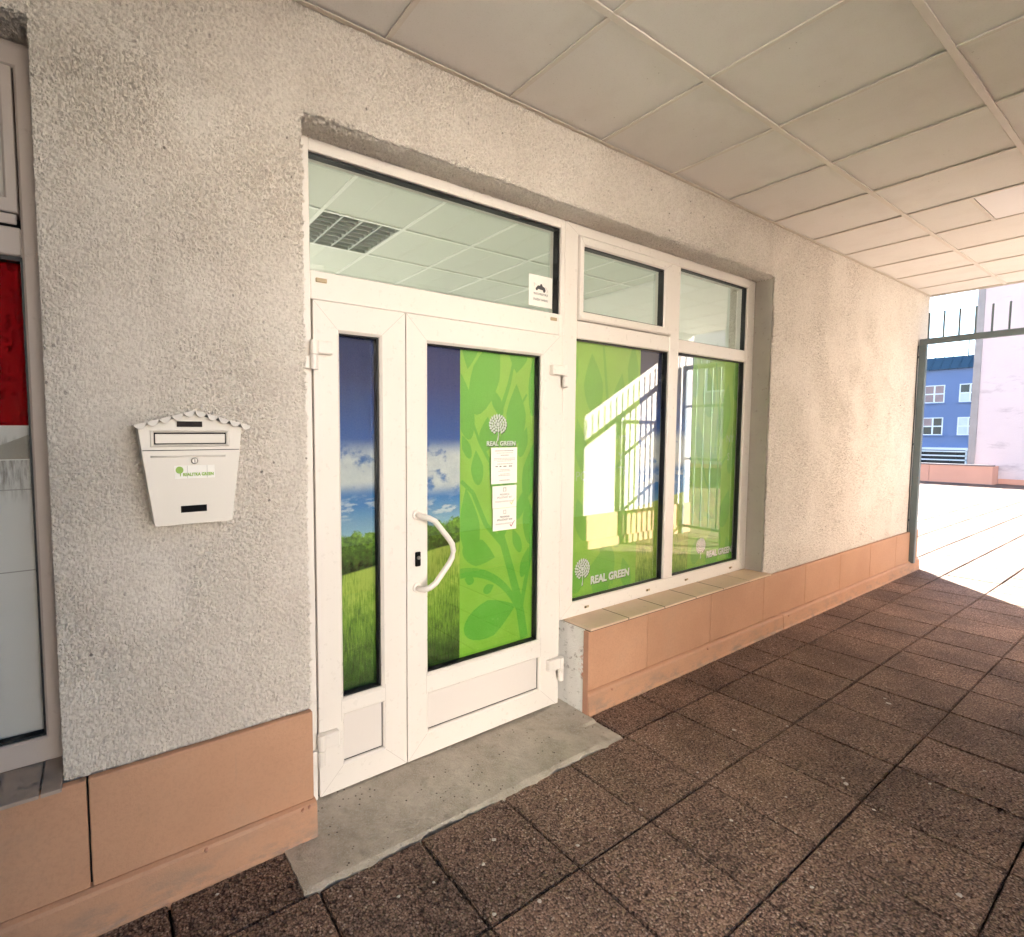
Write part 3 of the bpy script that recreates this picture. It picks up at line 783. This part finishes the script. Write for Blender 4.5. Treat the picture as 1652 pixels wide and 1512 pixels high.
# hinges
def hinge(parent, kx, zt, px0, px1, h=.108):
    m = MB()
    z1 = zt; zm = zt - h * .5; z0 = zt - h
    m.cbox(min(px0, px1), max(px0, px1), YL - .028, YL + .001, zm + .004, z1 - .001, .004)
    m.build('hinge', 'upvc_white', parent)
    for a, b in ((zm + .001, z1), (z0, zm - .001)):
        k = MB()
        poly = [(kx + .016 * math.cos(R(q)), YL - .018 + .016 * math.sin(R(q))) for q in range(0, 360, 30)]
        n = len(poly); k.add([(p[0], p[1], a) for p in poly] + [(p[0], p[1], b) for p in poly], [tuple(range(n)), tuple(range(2 * n - 1, n - 1, -1))] + [(i, (i + 1) % n, (i + 1) % n + n, i + n) for i in range(n)])
        k.build('hinge_knuckle', 'upvc_white', parent)
    s_ = 1 if px1 > kx else -1
    MB().cbox(*sorted((kx - s_ * .034, kx - s_ * .004)), YL - .010, YF + .001, z0 + .002, zm - .004, .003).build('hinge_plate', 'upvc_white', parent)
hinge(l1, -.279, 1.811, -.268, -.206); hinge(l1, -.273, .283, -.262, -.200, .125)
hinge(l2, 1.062, 1.810, 1.050, .962); hinge(l2, 1.060, .273, 1.048, .966, .125)
# bent pull handle and lock
hp = [(.175, YL, 1.112), (.175, YL - .03, 1.112), (.180, YL - .055, 1.110), (.200, YL - .064, 1.103), (.228, YL - .066, 1.088), (.30, YL - .066, 1.004), (.318, YL - .066, .978), (.324, YL - .066, .950), (.318, YL - .066, .922), (.302, YL - .066, .896),
      (.232, YL - .066, .820), (.204, YL - .064, .803), (.182, YL - .055, .795), (.175, YL - .03, .792), (.175, YL, .792)]
MB().tube(hp, .0125, 12).build('pull_handle', 'upvc_white', l2, smooth=True)
for z in (1.112, .792): MB().tube([(.175, YL + .001, z), (.175, YL - .008, z), (.175, YL - .010, z)], [.021, .021, .016], 16).build('handle_rose', 'upvc_white', l2)
MB().cbox(.166, .194, YL - .008, YL + .001, .886, .950, .004).build('lock_escutcheon', 'slot_dark', l2)
MB().tube([(.180, YL - .006, .925), (.180, YL - .013, .925)], .008, 12).build('lock_cylinder', 'lock_metal', l2)

# ------------------------------------------------------------------ shop window
win = thing('shop_window', 'white plastic four-pane shop window with green leaf film beside the door', 'window', (2.06, .15, .4575))
PX = [(1.176, 2.006), (2.104, 2.932)]
m = MB()
zb, zt = .4585, 2.551
m.ring((1.177, 2.932, .540, 2.494), (1.0755, 3.0325, zb, zt), YF, .16, .20, .006)
m.build('window_frame', 'upvc_white', win)
m = MB(); m.cbox(2.0065, 2.1035, YF - .001, .199, .5395, 2.4945, .005); m.build('mullion', 'upvc_white', win)
m = MB(); m.cbox(1.1765, 2.0060, YF + .0005, .199, 1.966, 2.058, .004); m.build('transom_bar', 'upvc_white', win)
m = MB(); m.cbox(2.1040, 2.9325, YF + .0005, .199, 1.972, 2.052, .004); m.build('transom_bar', 'upvc_white', win)
sash = MB().ring((1.214, 1.926, 2.108, 2.446), (1.180, 2.000, 2.062, 2.491), YF - .012, .15, .175, .008).build('window_sash', 'upvc_white', win)
pane('glass_pane', sash, 1.214, 1.926, 2.108, 2.446, YF + .030)
gasket(sash, 1.214, 1.926, 2.108, 2.446, YF - .002, YF + .030, (.0012, .009, .003, .006))
MB().cbox(1.182, 1.996, YF - .019, YF - .0125, 2.066, 2.084, .002).build('drip_strip', 'upvc_white', sash)
box('seam_shadow', 'gap_black', sash, 1.1775, 2.0055, YF + .020, YF + .024, 2.0585, 2.4935) if False else None
def fixed(x0, x1, z0, z1, w=(.0015, .009, .004, .005)):
    p = pane('glass_pane', win, x0, x1, z0, z1, YF + .040)
    gasket(win, x0, x1, z0, z1, YF + .013, YF + .040, w); return p
fixed(1.177, 2.0062, .540, 1.9658); fixed(2.1038, 2.932, .540, 1.972); fixed(2.1038, 2.932, 2.052, 2.494)
YW = YF + .050
f1 = MB().box(1.172, 1.792, YW, YW + .001, .536, 1.970).build('green_film', 'film_green', win)
MB().box(1.7922, 2.011, YW, YW + .001, .536, 1.970).build('photo_film', 'film_photo_window', win)
MB().box(2.099, 2.358, YW, YW + .001, .536, 1.976).build('photo_film', 'film_photo_window', win)
f2 = MB().box(2.3582, 2.937, YW, YW + .001, .536, 1.976).build('green_film', 'film_green', win)
def lset(x0, x1, rect, fm, seed):
    q = random.Random(seed); its = []
    its += [drop(x0 + .20, 1.74, .16, .34, .1), drop(x0 + .42, 1.62, .15, .40, -.15), drop(x0 + .10, 1.40, .10, .3, .2), drop(x0 + .30, 1.18, .17, .34, .25), drop(x0 + .52, 1.30, .1, .26, -.2),
            drop(x0 + .12, .98, .12, .26, .3), drop(x0 + .46, .92, .14, .28, -.3), drop(x0 + .30, .66, .32, .22, 1.2), drop(x0 + .10, .66, .12, .2, -.3), drop(x0 + .52, .62, .1, .2, .3), drop(x0 + .55, 1.85, .1, .3, .0), drop(x0 + .02, 1.85, .1, .3, .1)]
    its += ribbon([(x0 + .34, .54), (x0 + .30, .8), (x0 + .36, 1.05), (x0 + .30, 1.35), (x0 + .33, 1.6), (x0 + .28, 1.95)], .05, .012)
    its += ribbon([(x0 + .35, 1.0), (x0 + .20, 1.12), (x0 + .12, 1.3)], .028, .01) + ribbon([(x0 + .33, 1.2), (x0 + .46, 1.3), (x0 + .52, 1.5)], .028, .01) + ribbon(arc(x0 + .1, .62, .30, 80, -10), .035, .015)
    leaves(fm, rect, its, YW - .0006, 'film_leaf_faint')
lset(1.172, 1.792, (1.174, 1.790, .538, 1.968), f1, 1); lset(2.358, 2.937, (2.360, 2.935, .538, 1.974), f2, 2)
logo(f1, 1.306, .676, .115, .150, 1.376, .598, .345, .062, YW - .0012)
logo(f2, 2.515, .664, .110, .140, 2.590, .590, .330, .062, YW - .0012)
m = MB()
for body, x, z, s_ in (('PO', 1.235, 1.20, .075), ('SKYTU', 1.385, 1.40, .075), ('NY', 2.80, 1.40, .075), ('S', 2.82, 1.27, .075), ('Y', 1.60, 1.30, .075), ('TH', 1.60, 1.215, .075)):
    if body == 'SKYTU': body, x = 'YT', 1.595
    put_text(m, body, x, z, YW - .0014, s_)
m.build('lettering', 'print_pale', f1, recalc=False)
for x in (1.288, 1.849, 2.266, 2.824):
    MB().cbox(x - .018, x + .018, YF - .005, YF + .001, .490, .503, .002).build('drain_cap', 'drain_cap_tan', win)
    MB().box(x - .015, x - .006, YF - .0056, YF - .0045, .491, .502).build('drain_hole', 'gap_black', win)

seams(win, [((1.079, 2.548), (1.170, 2.501)), ((1.079, .462), (1.170, .533)), ((3.029, .462), (2.939, .533)), ((3.029, 2.548), (2.939, 2.501))], YF - .0002)
seams(sash, [((1.183, 2.488), (1.206, 2.454)), ((1.997, 2.488), (1.934, 2.454))], YF - .0122)
# ------------------------------------------------------------------ neighbouring window at the left edge
nw = thing('side_window', 'window with frame coloured darker for shade, and dark red and dull white film beside the mailbox', 'window', (-1.5, .15, .471))
XW0, XW1 = -1.80, -1.0865
m = MB(); m.ring((XW0 + .1, -1.127, .548, 2.482), (XW0, XW1, .472, 2.551), YF, .16, .20, .006); m.build('window_frame', 'upvc_shaded', nw)
m = MB(); m.cbox(XW0 + .101, -1.1275, YF + .001, .199, 1.966, 2.045, .004); m.build('transom_bar', 'upvc_shaded', nw)
sh = MB().ring((XW0 + .16, -1.160, 2.125, 2.43), (XW0 + .105, -1.131, 2.082, 2.478), YF - .008, .15, .19, .006).build('window_sash', 'upvc_shaded', nw)
MB().box(XW0 + .15, -1.156, .150, .156, 2.12, 2.435).build('sash_panel', 'film_white', sh)
MB().cbox(XW0 + .11, -1.134, YF - .014, YF - .0085, 2.048, 2.076, .002).build('drip_strip', 'upvc_shaded', nw)
gasket(nw, XW0 + .1, -1.127, .548, 1.966, YF + .012, YF + .040, (.002, .006, .007, .012))
box('seam_gap', 'gap_black', nw, XW0 + .102, -1.1285, YF + .05, YF + .054, 2.046, 2.4815)
pane('glass_pane', nw, XW0 + .104, -1.131, .552, 1.962, YF + .040, 'glass_side')
MB().box(XW0 + .1, -1.127, YF + .048, YF + .049, 1.486, 1.966).build('red_film', 'film_red', nw)
wf = MB().box(XW0 + .1, -1.127, YF + .048, YF + .049, .548, 1.4855).build('white_film', 'film_white', nw)
MB().flat([(-1.30, 1.385), (-1.131, 1.385), (-1.131, 1.462)], YF + .0475).build('torn_film', 'reveal_plaster', wf, recalc=False)
for z in (1.384, 1.295, 1.05): MB().box(XW0 + .1, -1.128, YF + .0472, YF + .0478, z, z + .003).build('film_crease', 'paper' if z > 1.35 else 'ink_grey', wf)

# ------------------------------------------------------------------ mailbox
mail = thing('mailbox', 'cream house-shaped metal mailbox with scalloped roof on the rough wall', 'mailbox', (-.73, 0, 1.19))
YM = -.105
def mx(u, z):   # body outline: wider at the top, u from -1 to 1
    tt = (z - 1.195) / (1.482 - 1.195); return -.7305 + u * (.1055 + (.141 - .1055) * tt)
body = MB()
out = [(mx(-1, 1.195), 1.195), (mx(1, 1.195), 1.195), (mx(1, 1.480), 1.480), (-.7245, 1.523), (mx(-1, 1.480), 1.480)]
body.prism(out, YM + .004, -.002); bo = body.build('body', 'mailbox_enamel', mail)
d = MB(); d.prism([(mx(-1.004, 1.194), 1.194), (mx(1.004, 1.194), 1.194), (mx(1.006, 1.4125), 1.4125), (mx(-1.006, 1.4125), 1.4125)], YM - .004, YM + .0038)
dr = d.build('front_door', 'mailbox_enamel', mail)
u = MB(); u.prism([(mx(-1.0, 1.415), 1.415), (mx(1.0, 1.415), 1.415), (mx(1.0, 1.480), 1.480), (-.7245, 1.521), (mx(-1.0, 1.480), 1.480)], YM - .0015, YM + .0038)
up_ = u.build('upper_front', 'mailbox_enamel', mail)
# roof: two sloping sheets with a scalloped front edge
roof = MB()
for sg in (-1, 1):
    ax, az = -.7245, 1.531; ex, ez = -.7245 + sg * .158, 1.486
    n = 40; fr = []
    for k in range(n + 1):
        s_ = k / n; x = ax + (ex - ax) * s_; z = az + (ez - az) * s_
        sc = .0145 * abs(math.sin(math.pi * (s_ * 4.98))) ** .75
        fr.append((x, z, sc))
    vs = []; yb, yf = -.003, YM - .024
    for x, z, sc in fr: vs += [(x, yb, z), (x, yf, z), (x - sg * sc * .27, yf - .003, z - sc - .001), (x, yb, z - .0016), (x, yf + .0016, z - .0016), (x - sg * sc * .27, yf - .0014, z - sc - .0012)]
    fs = []
    for k in range(n):
        a, b = k * 6, k * 6 + 6
        fs += [(a, a + 1, b + 1, b), (a + 1, a + 2, b + 2, b + 1), (a + 3, b + 3, b + 4, a + 4), (a + 4, b + 4, b + 5, a + 5), (a + 2, a + 5, b + 5, b + 2)]
    fs += [(n * 6, n * 6 + 1, n * 6 + 4, n * 6 + 3)]
    roof.add(vs, fs)
roof.build('roof', 'mailbox_enamel', mail)
sl = MB().ring((-.832, -.637, 1.431, 1.4655), (-.842, -.627, 1.4235, 1.4725), YM - .006, 0, YM, .004).build('slot_frame', 'mailbox_enamel', up_)
MB().cbox(-.8295, -.6395, YM - .0035, YM + .0, 1.4335, 1.462, .002).build('slot_flap', 'mailbox_enamel', up_)
MB().box(-.8318, -.6372, YM - .0022, YM - .0016, 1.4312, 1.4653).build('slot_gap', 'slot_dark', up_)
MB().ring((-.772, -.703, 1.4815, 1.499), (-.775, -.700, 1.479, 1.5015), YM - .0035, 0, YM, .001).build('name_frame', 'mailbox_enamel', up_)
MB().box(-.7718, -.7032, YM - .0022, YM - .0016, 1.4817, 1.4988).build('name_window', 'smoked_window', up_)
MB().box(mx(-.99, 1.4138), mx(.99, 1.4138), YM - .0012, YM - .0008, 1.4127, 1.4149).build('door_gap', 'slot_dark', mail)
MB().tube([(-.842, YM - .0045, 1.396), (-.64, YM - .0045, 1.3955)], .0028, 8).build('door_rib', 'mailbox_enamel', dr, smooth=True)
MB().tube([(-.7275, YM - .003, 1.382), (-.7275, YM - .010, 1.382), (-.7275, YM - .012, 1.382)], [.0095, .0095, .007], 16).build('lock', 'lock_metal', dr)
MB().box(-.7285, -.7265, YM - .0125, YM - .0118, 1.376, 1.388).build('keyhole', 'slot_dark', dr)
st = MB().box(-.782, -.672, YM - .0052, YM - .0040, 1.330, 1.3685).build('name_sticker', 'paper', dr)
m = MB(); m.flat([(-.7685 + .0105 * math.cos(R(a)), 1.3555 + .0105 * math.sin(R(a))) for a in range(0, 360, 20)], YM - .0056); m.flat([(-.7675, 1.346), (-.7645, 1.346), (-.7655, 1.337), (-.7675, 1.337)], YM - .0056)
put_text(m, 'REALITKA GREEN', -.760, 1.3375, YM - .0056, .0125, .083, .0006)
m.build('sticker_print', 'ink_lime', st, recalc=False)
for x in (-.748, -.694): MB().box(x, x + .0009, YM - .0057, YM - .0052, 1.3305, 1.368).build('sticker_crease', 'ink_grey', st)
MB().box(-.768, -.697, YM - .0046, YM - .0040, 1.229, 1.249).build('viewing_window', 'slot_dark', dr)

# ------------------------------------------------------------------ notices on the glass
def sheet(name, label, x0, x1, z0, z1, y, cat='notice'):
    return tag(MB().box(x0, x1, y - .0008, y, z0, z1).build(name, 'paper', None, loc=((x0 + x1) / 2, y, z0)), label, cat)
def bars(parent, lines, y, mat):
    m = MB()
    for xa, xb, z, h in lines:
        x = xa
        while x < xb:                         # broken strokes, like words too small to read
            w = random.uniform(.004, .011); m.box(x, min(x + w, xb), y - .0003, y, z, z + h); x += w + .0022
    o = m.build('print_lines', mat, parent); o['kind'] = 'stuff'; return o
y = YF + .0446
p = sheet('camera_notice', 'white paper notice with camera picture taped in the transom light', .868, 1.030, 2.108, 2.262, y)
m = MB(); yy = y - .0011
put_text(m, 'TENTO PRIESTOR JE', .949, 2.165, yy, .0145, .100, .0002, 'CENTER'); put_text(m, 'STRÁŽENÝ KAMEROU', .949, 2.137, yy, .0145, .102, .0002, 'CENTER')
m.flat([(.915, 2.196), (.985, 2.190), (.978, 2.206), (.962, 2.212), (.957, 2.222), (.948, 2.222), (.944, 2.213), (.928, 2.212)], yy)
m.flat([(.921 + .008 * math.cos(R(a)), 2.194 + .008 * math.sin(R(a))) for a in range(0, 360, 30)], yy - .0002)
m.flat([(.973 + .008 * math.cos(R(a)), 2.189 + .008 * math.sin(R(a))) for a in range(0, 360, 30)], yy - .0002)
m.build('notice_print', 'ink', p, recalc=False)
for a, b in (((.902, 2.222), (.918, 2.214)), ((.902, 2.222), (.905, 2.205)), ((.982, 2.21), (1.0, 2.19)), ((1.0, 2.19), (.99, 2.182))):
    MB().tube([(a[0], yy, a[1]), (b[0], yy, b[1])], .0007, 5).build('picture_stroke', 'ink_grey', p)
y = YL + .0422
p = sheet('opening_hours_sheet', 'tall white sheet of opening hours under the white tree logo', .622, .789, 1.216, 1.394, y)
bars(p, [(.645, .765, 1.376, .004), (.655, .760, 1.366, .0025), (.682, .735, 1.354, .004), (.64, .775, 1.340, .0022), (.64, .775, 1.333, .0022), (.66, .75, 1.326, .0022), (.66, .76, 1.312, .003), (.68, .74, 1.284, .0025), (.668, .745, 1.277, .0025), (.68, .74, 1.262, .0025), (.668, .745, 1.255, .0025), (.675, .74, 1.231, .004)], y - .0009, 'ink_grey')
bars(p, [(.650, .664, 1.299, .005), (.675, .689, 1.299, .005), (.70, .72, 1.299, .005), (.735, .757, 1.299, .005)], y - .0009, 'ink')
def award(name, label, x0, x1, z0, z1, year, tickm):
    p = sheet(name, label, x0, x1, z0, z1, y, 'sticker'); xm = (x0 + x1) / 2; yy = y - .0010
    m = MB(); put_text(m, 'PREVERENÁ', xm, z1 - .048, yy, .0125, .062, .0002, 'CENTER'); put_text(m, 'SPOLOČNOSŤ ' + year, xm, z1 - .0625, yy, .0125, .098, .0002, 'CENTER')
    m.build('sticker_print', 'ink' if tickm == 'ink_red' else 'ink_grey', p, recalc=False)
    bars(p, [(x0 + .018, x1 - .02, z1 - .077, .0018), (x0 + .018, x1 - .02, z1 - .081, .0018)], yy, 'ink_grey')
    MB().ring((xm - .006, xm + .006, z1 - .027, z1 - .013), (xm - .010, xm + .010, z1 - .031, z1 - .009), yy - .0002, 0, yy + .0002, .0004).build('shield_print', 'ink_grey', p)
    tk = MB(); cx, cz = x1 - .028, z0 + .012
    tk.flat([(cx - .016, cz + .012), (cx - .012, cz + .015), (cx - .006, cz + .007), (cx + .016, cz + .032), (cx + .018, cz + .031), (cx - .005, cz)], yy - .0002); tk.build('tick_print', tickm, p, recalc=False)
award('company_sticker', 'white sticker with a gold tick below the opening hours sheet', .632, .787, 1.096, 1.206, '2017', 'ink_gold')
award('company_sticker', 'white sticker with a dark red tick, lowest on the door glass', .635, .787, .984, 1.0945, '2018', 'ink_red')

# ------------------------------------------------------------------ gate at the mouth of the passage
gate = thing('metal_gate', 'grey-blue steel gate frame with spikes at the open end of the passage', 'gate', (6.17, -1.1, 0))
GX = 6.17
MB().cbox(GX - .025, GX + .025, -.072, -.016, .10, 2.37, .003).build('gate_post', 'gate_paint', gate)
MB().cbox(GX - .025, GX + .025, YO + .03, YO + .085, .0, 2.37, .003).build('gate_post', 'gate_paint', gate)
MB().cbox(GX - .03, GX + .03, -.945, -.885, .0, 2.3695, .003).build('gate_post', 'gate_paint', gate)
MB().cbox(GX - .025, GX + .025, YO + .03, -.016, 2.3705, 2.43, .003).build('top_rail', 'gate_paint', gate)
yy = -.075
while yy > YO + .05:
    MB().cbox(GX - .007, GX + .007, yy - .007, yy + .007, 2.428, 2.69, .002).build('spike', 'gate_paint', gate); yy -= .1125
yy = -1.03
while yy > YO + .12:
    MB().box(GX - .007, GX + .007, yy - .007, yy + .007, .14, 2.371).build('bar', 'gate_paint', gate); yy -= .1125
for z in (.12, 1.1, 1.85): MB().cbox(GX - .012, GX + .012, YO + .086, -.946, z - .018, z + .018, .002).build('cross_rail', 'gate_paint', gate)
for z in (.55, 1.35, 2.25): MB().cbox(GX - .012, GX + .012, -.020, .004, z - .012, z + .012, .002).build('wall_bracket', 'gate_paint', gate)
MB().tube([(GX - .04, -.012, .36), (GX - .04, -.010, 1.0), (GX - .041, -.012, 1.7), (GX - .04, -.010, 2.36)], .004, 6).build('cable', 'gasket_black', gate)
# narrow leaf, swung open into the square
gl = thing('gate_leaf', 'open narrow steel gate leaf with vertical bars standing out in the square', 'gate', (6.6, -.96, 0))
MB().cbox(6.21, 6.25, -.98, -.94, .05, 2.34, .003).build('stile', 'gate_paint', gl); MB().cbox(6.90, 6.94, -.98, -.94, .05, 2.34, .003).build('stile', 'gate_paint', gl)
for z in (.07, 1.1, 2.32): MB().cbox(6.2505, 6.8995, -.975, -.945, z - .018, z + .018, .003).build('rail', 'gate_paint', gl)
for k in range(5): MB().box(6.35 + .1125 * k, 6.364 + .1125 * k, -.967, -.953, .088, 2.302).build('bar', 'gate_paint', gl)

# ------------------------------------------------------------------ office behind the glass
XR0, XR1, YR = -1.3, 3.5, 5.0
room = MB()
room.box(XR0, XR1, .20, YR, -.04, .002)
struct(room.build('office_floor', 'office_floor'))
m = MB(); m.box(XR0 - .1, XR0, .302, YR, 0, HC + .2); m.box(XR1, XR1 + .1, .302, YR, 0, HC + .2)
m.box(XR0, XR1, YR, YR + .2, 0, .8); m.box(XR0, XR1, YR, YR + .2, 2.1, HC + .2); m.box(XR0, -.7, YR, YR + .2, .8, 2.1); m.box(2.9, XR1, YR, YR + .2, .8, 2.1); m.box(1.0, 1.15, YR, YR + .2, .8, 2.1)  # unseen rear wall; its window openings are added to daylight the office ceiling
struct(m.build('office_walls', 'office_wall'))
oc = struct(MB().box(XR0, XR1, .302, YR, 2.93, 3.1).build('office_ceiling', 'office_board'))
ox = [XR0] + [-.9 + .6 * k for k in range(0, 8)]; ox = [-1.298, -.9, -.3, .3, .9, 1.5, 2.1, 2.7, 3.3, 3.498]; oy = [.304, .89, 1.49, 2.09, 2.71, 3.31, 3.91, 4.51, 4.998]
for i in range(len(ox) - 1):
    for j in range(len(oy) - 1):
        if abs(ox[i] - .3) < .01 and abs(oy[j] - 1.49) < .01: continue
        MB().box(ox[i] + .002, ox[i + 1] - .002, oy[j] + .002, oy[j + 1] - .002, 2.906, 2.92).build('ceiling_tile', 'office_board', oc)
for x in ox[1:-1]: MB().box(x - .012, x + .012, .304, 4.998, 2.898, 2.904).build('main_tee', 'office_tee', oc)
for yv in oy[1:-1]:
    for i in range(len(ox) - 1): MB().box(ox[i] + .0125, ox[i + 1] - .0125, yv - .012, yv + .012, 2.8985, 2.9045).build('cross_tee', 'office_tee', oc)
lv = thing('louvre_light', 'square grey louvre light in the office ceiling behind the transom glass', 'ceiling light', (.6, 1.79, 2.9))
MB().box(.312, .888, 1.502, 2.078, 2.925, 2.932).build('reflector', 'louvre_dark', lv)
for k in range(5): MB().box(.312 + .143 * k - .004 * (k > 0), .318 + .143 * k, 1.502, 2.078, 2.900, 2.924).build('louvre_blade', 'louvre_metal', lv)
for k in range(9): MB().box(.312, .888, 1.502 + .0715 * k, 1.506 + .0715 * k, 2.9005, 2.9235).build('louvre_blade', 'louvre_metal', lv)

# ------------------------------------------------------------------ across the square
pb = thing('pale_building', 'tall stained pale pink plaster building across the square', 'building', (26, -7, 0))
MB().box(20.9, 32, -18, 2.26, .0, 11).build('plaster_wall', 'pale_plaster', pb)
MB().box(20.86, 32, 2.2605, 2.415, .0, 11).build('corner_strip', 'grey_concrete', pb)
MB().box(20.85, 20.899, -18, 1.75, -.02, .15).build('base_strip', 'planter_paint', pb)
MB().box(20.84, 20.90, -18, 2.40, 10.9, 11.15).build('cornice', 'grey_concrete', pb)
for yc in (-4.2, -9.5, -14):
    w = MB().box(20.87, 20.899, yc - .7, yc + .7, 3.2, 4.8).build('window', 'white_frame', pb); MB().box(20.862, 20.869, yc - .62, yc + .62, 3.28, 4.72).build('pane', 'window_dark', w)
dd = MB().box(20.84, 20.8985, -7.2, -6.1, .151, 2.4).build('door', 'white_frame', pb); MB().box(20.832, 20.839, -7.0, -6.3, 1.2, 2.2).build('pane', 'window_dark', dd)
pl = thing('planter_wall', 'low peach masonry planter with dark coping at the foot of the pale building', 'planter', (20.5, 4, 0))
for a, b in ((1.757, 3.1), (3.1, 4.6), (4.6, 6.2), (6.2, 8.0)): MB().box(20.2, 20.32, a + .004, b - .004, -.02, .52).build('wall_panel', 'planter_paint', pl)
MB().box(20.32, 20.858, 1.757, 1.87, -.02, .52).build('end_panel', 'planter_paint', pl)
MB().box(20.18, 20.36, 1.74, 8.0, .521, .56).build('coping', 'coping_dark', pl); MB().box(20.34, 21.6, 2.42, 8.0, .0, .50).build('soil', 'soil', pl)
MB().box(20.12, 20.198, 1.70, 8.0, -.02, .012).build('foot_strip', 'coping_dark', pl)  # dark strip along the foot of the planter

bb = thing('blue_building', 'blue plaster building with dark seamed metal roof and white windows', 'building', (72, 13, -4.5))
FX = 67.0
MB().box(FX, FX + 12, 6, 30, -4.5, 7.55).build('facade', 'blue_plaster', bb)
rf = MB(); rf.add([(FX - .35, 6, 7.55), (FX - .35, 30, 7.55), (FX + 1.2, 30, 8.85), (FX + 1.2, 6, 8.85), (FX + 12, 30, 9.2), (FX + 12, 6, 9.2), (FX + 12, 30, 7.55), (FX + 12, 6, 7.55)],
                  [(0, 1, 2, 3), (3, 2, 4, 5), (5, 4, 6, 7), (0, 3, 5, 7), (1, 6, 4, 2), (0, 7, 6, 1)])
rfo = rf.build('roof', 'roof_metal', bb)
for k in range(36):
    yv = 6.3 + .66 * k; MB().add([(FX - .36, yv, 7.58), (FX - .36, yv + .06, 7.58), (FX + 1.18, yv + .06, 8.92), (FX + 1.18, yv, 8.92), (FX - .36, yv, 7.5), (FX - .36, yv + .06, 7.5), (FX + 1.18, yv + .06, 8.80), (FX + 1.18, yv, 8.80)],
                                [(0, 1, 2, 3), (0, 4, 5, 1), (1, 5, 6, 2), (2, 6, 7, 3), (3, 7, 4, 0)]).build('standing_seam', 'roof_metal', rfo)
def bwin(yc, z0, z1, style):
    w = MB(); hw = .74
    w.ring((0, 1, 0, 1), (-.1, 1.1, -.1, 1.1), 0, 0, .1) if False else None
    fr = MB()
    fr.box(FX - .03, FX + .02, yc - hw, yc - hw + .09, z0, z1); fr.box(FX - .03, FX + .02, yc + hw - .09, yc + hw, z0, z1)
    fr.box(FX - .03, FX + .02, yc - hw + .09, yc + hw - .09, z0, z0 + .09); fr.box(FX - .03, FX + .02, yc - hw + .09, yc + hw - .09, z1 - .09, z1)
    fr.box(FX - .031, FX + .019, yc - .06, yc + .06, z0 + .09, z1 - .09)
    zm = (z0 + z1) / 2; fr.box(FX - .030, FX + .018, yc - hw + .09, yc - .06, zm - .06, zm + .06); fr.box(FX - .030, FX + .018, yc + .06, yc + hw - .09, zm - .06, zm + .06)
    f = fr.build('window', 'white_frame', bb)
    k = 0
    for a, b in ((yc - hw + .09, yc - .06), (yc + .06, yc + hw - .09)):
        for c, d in ((z0 + .09, zm - .06), (zm + .06, z1 - .09)):
            MB().box(FX - .012, FX - .004, a, b, c, d).build('pane', style[k], f); k += 1
    MB().box(FX - .16, FX - .001, yc - hw - .1, yc + hw + .1, z0 - .10, z0 - .005).build('sill', 'blue_plaster', f)
for j, yc in enumerate((8.95, 11.40, 13.87, 16.3, 18.75)):
    bwin(yc, 4.40, 6.10, [['window_dark', 'window_dark', 'blind_pale', 'window_dark'], ['window_dark', 'window_dark', 'blind_pale', 'window_dark'], ['curtain_pink'] * 4, ['curtain_pink'] * 4, ['window_dark'] * 4][j])
    bwin(yc, 1.30, 3.0, [['window_dark'] * 4, ['curtain_pink', 'window_dark', 'blind_pale', 'blind_pale'], ['window_dark', 'window_dark', 'window_dark', 'curtain_pink'], ['window_dark'] * 4, ['window_dark'] * 4][j])
MB().box(FX - .02, FX - .002, 11.3, 24, -1.9, -.15).build('strip_window', 'window_dark', bb)
for k, z in enumerate((-1.5, -1.1, -.7, -.3)): MB().box(FX - .5, FX - .42, 11.25, 24, z, z + .12).build('railing_bar', 'white_frame', bb)
MB().box(FX - .52, FX - .001, 11.2, 24, -.10, .12).build('ledge', 'white_frame', bb)
for yv in (11.25, 14.5, 18): MB().box(FX - .5, FX - .40, yv, yv + .12, -2.4, -.10).build('railing_post', 'white_frame', bb)
MB().tube([(FX + 1.0, 11.9, 8.7), (FX + 1.0, 11.9, 10.9)], .05, 6).build('antenna_mast', 'roof_metal', bb)
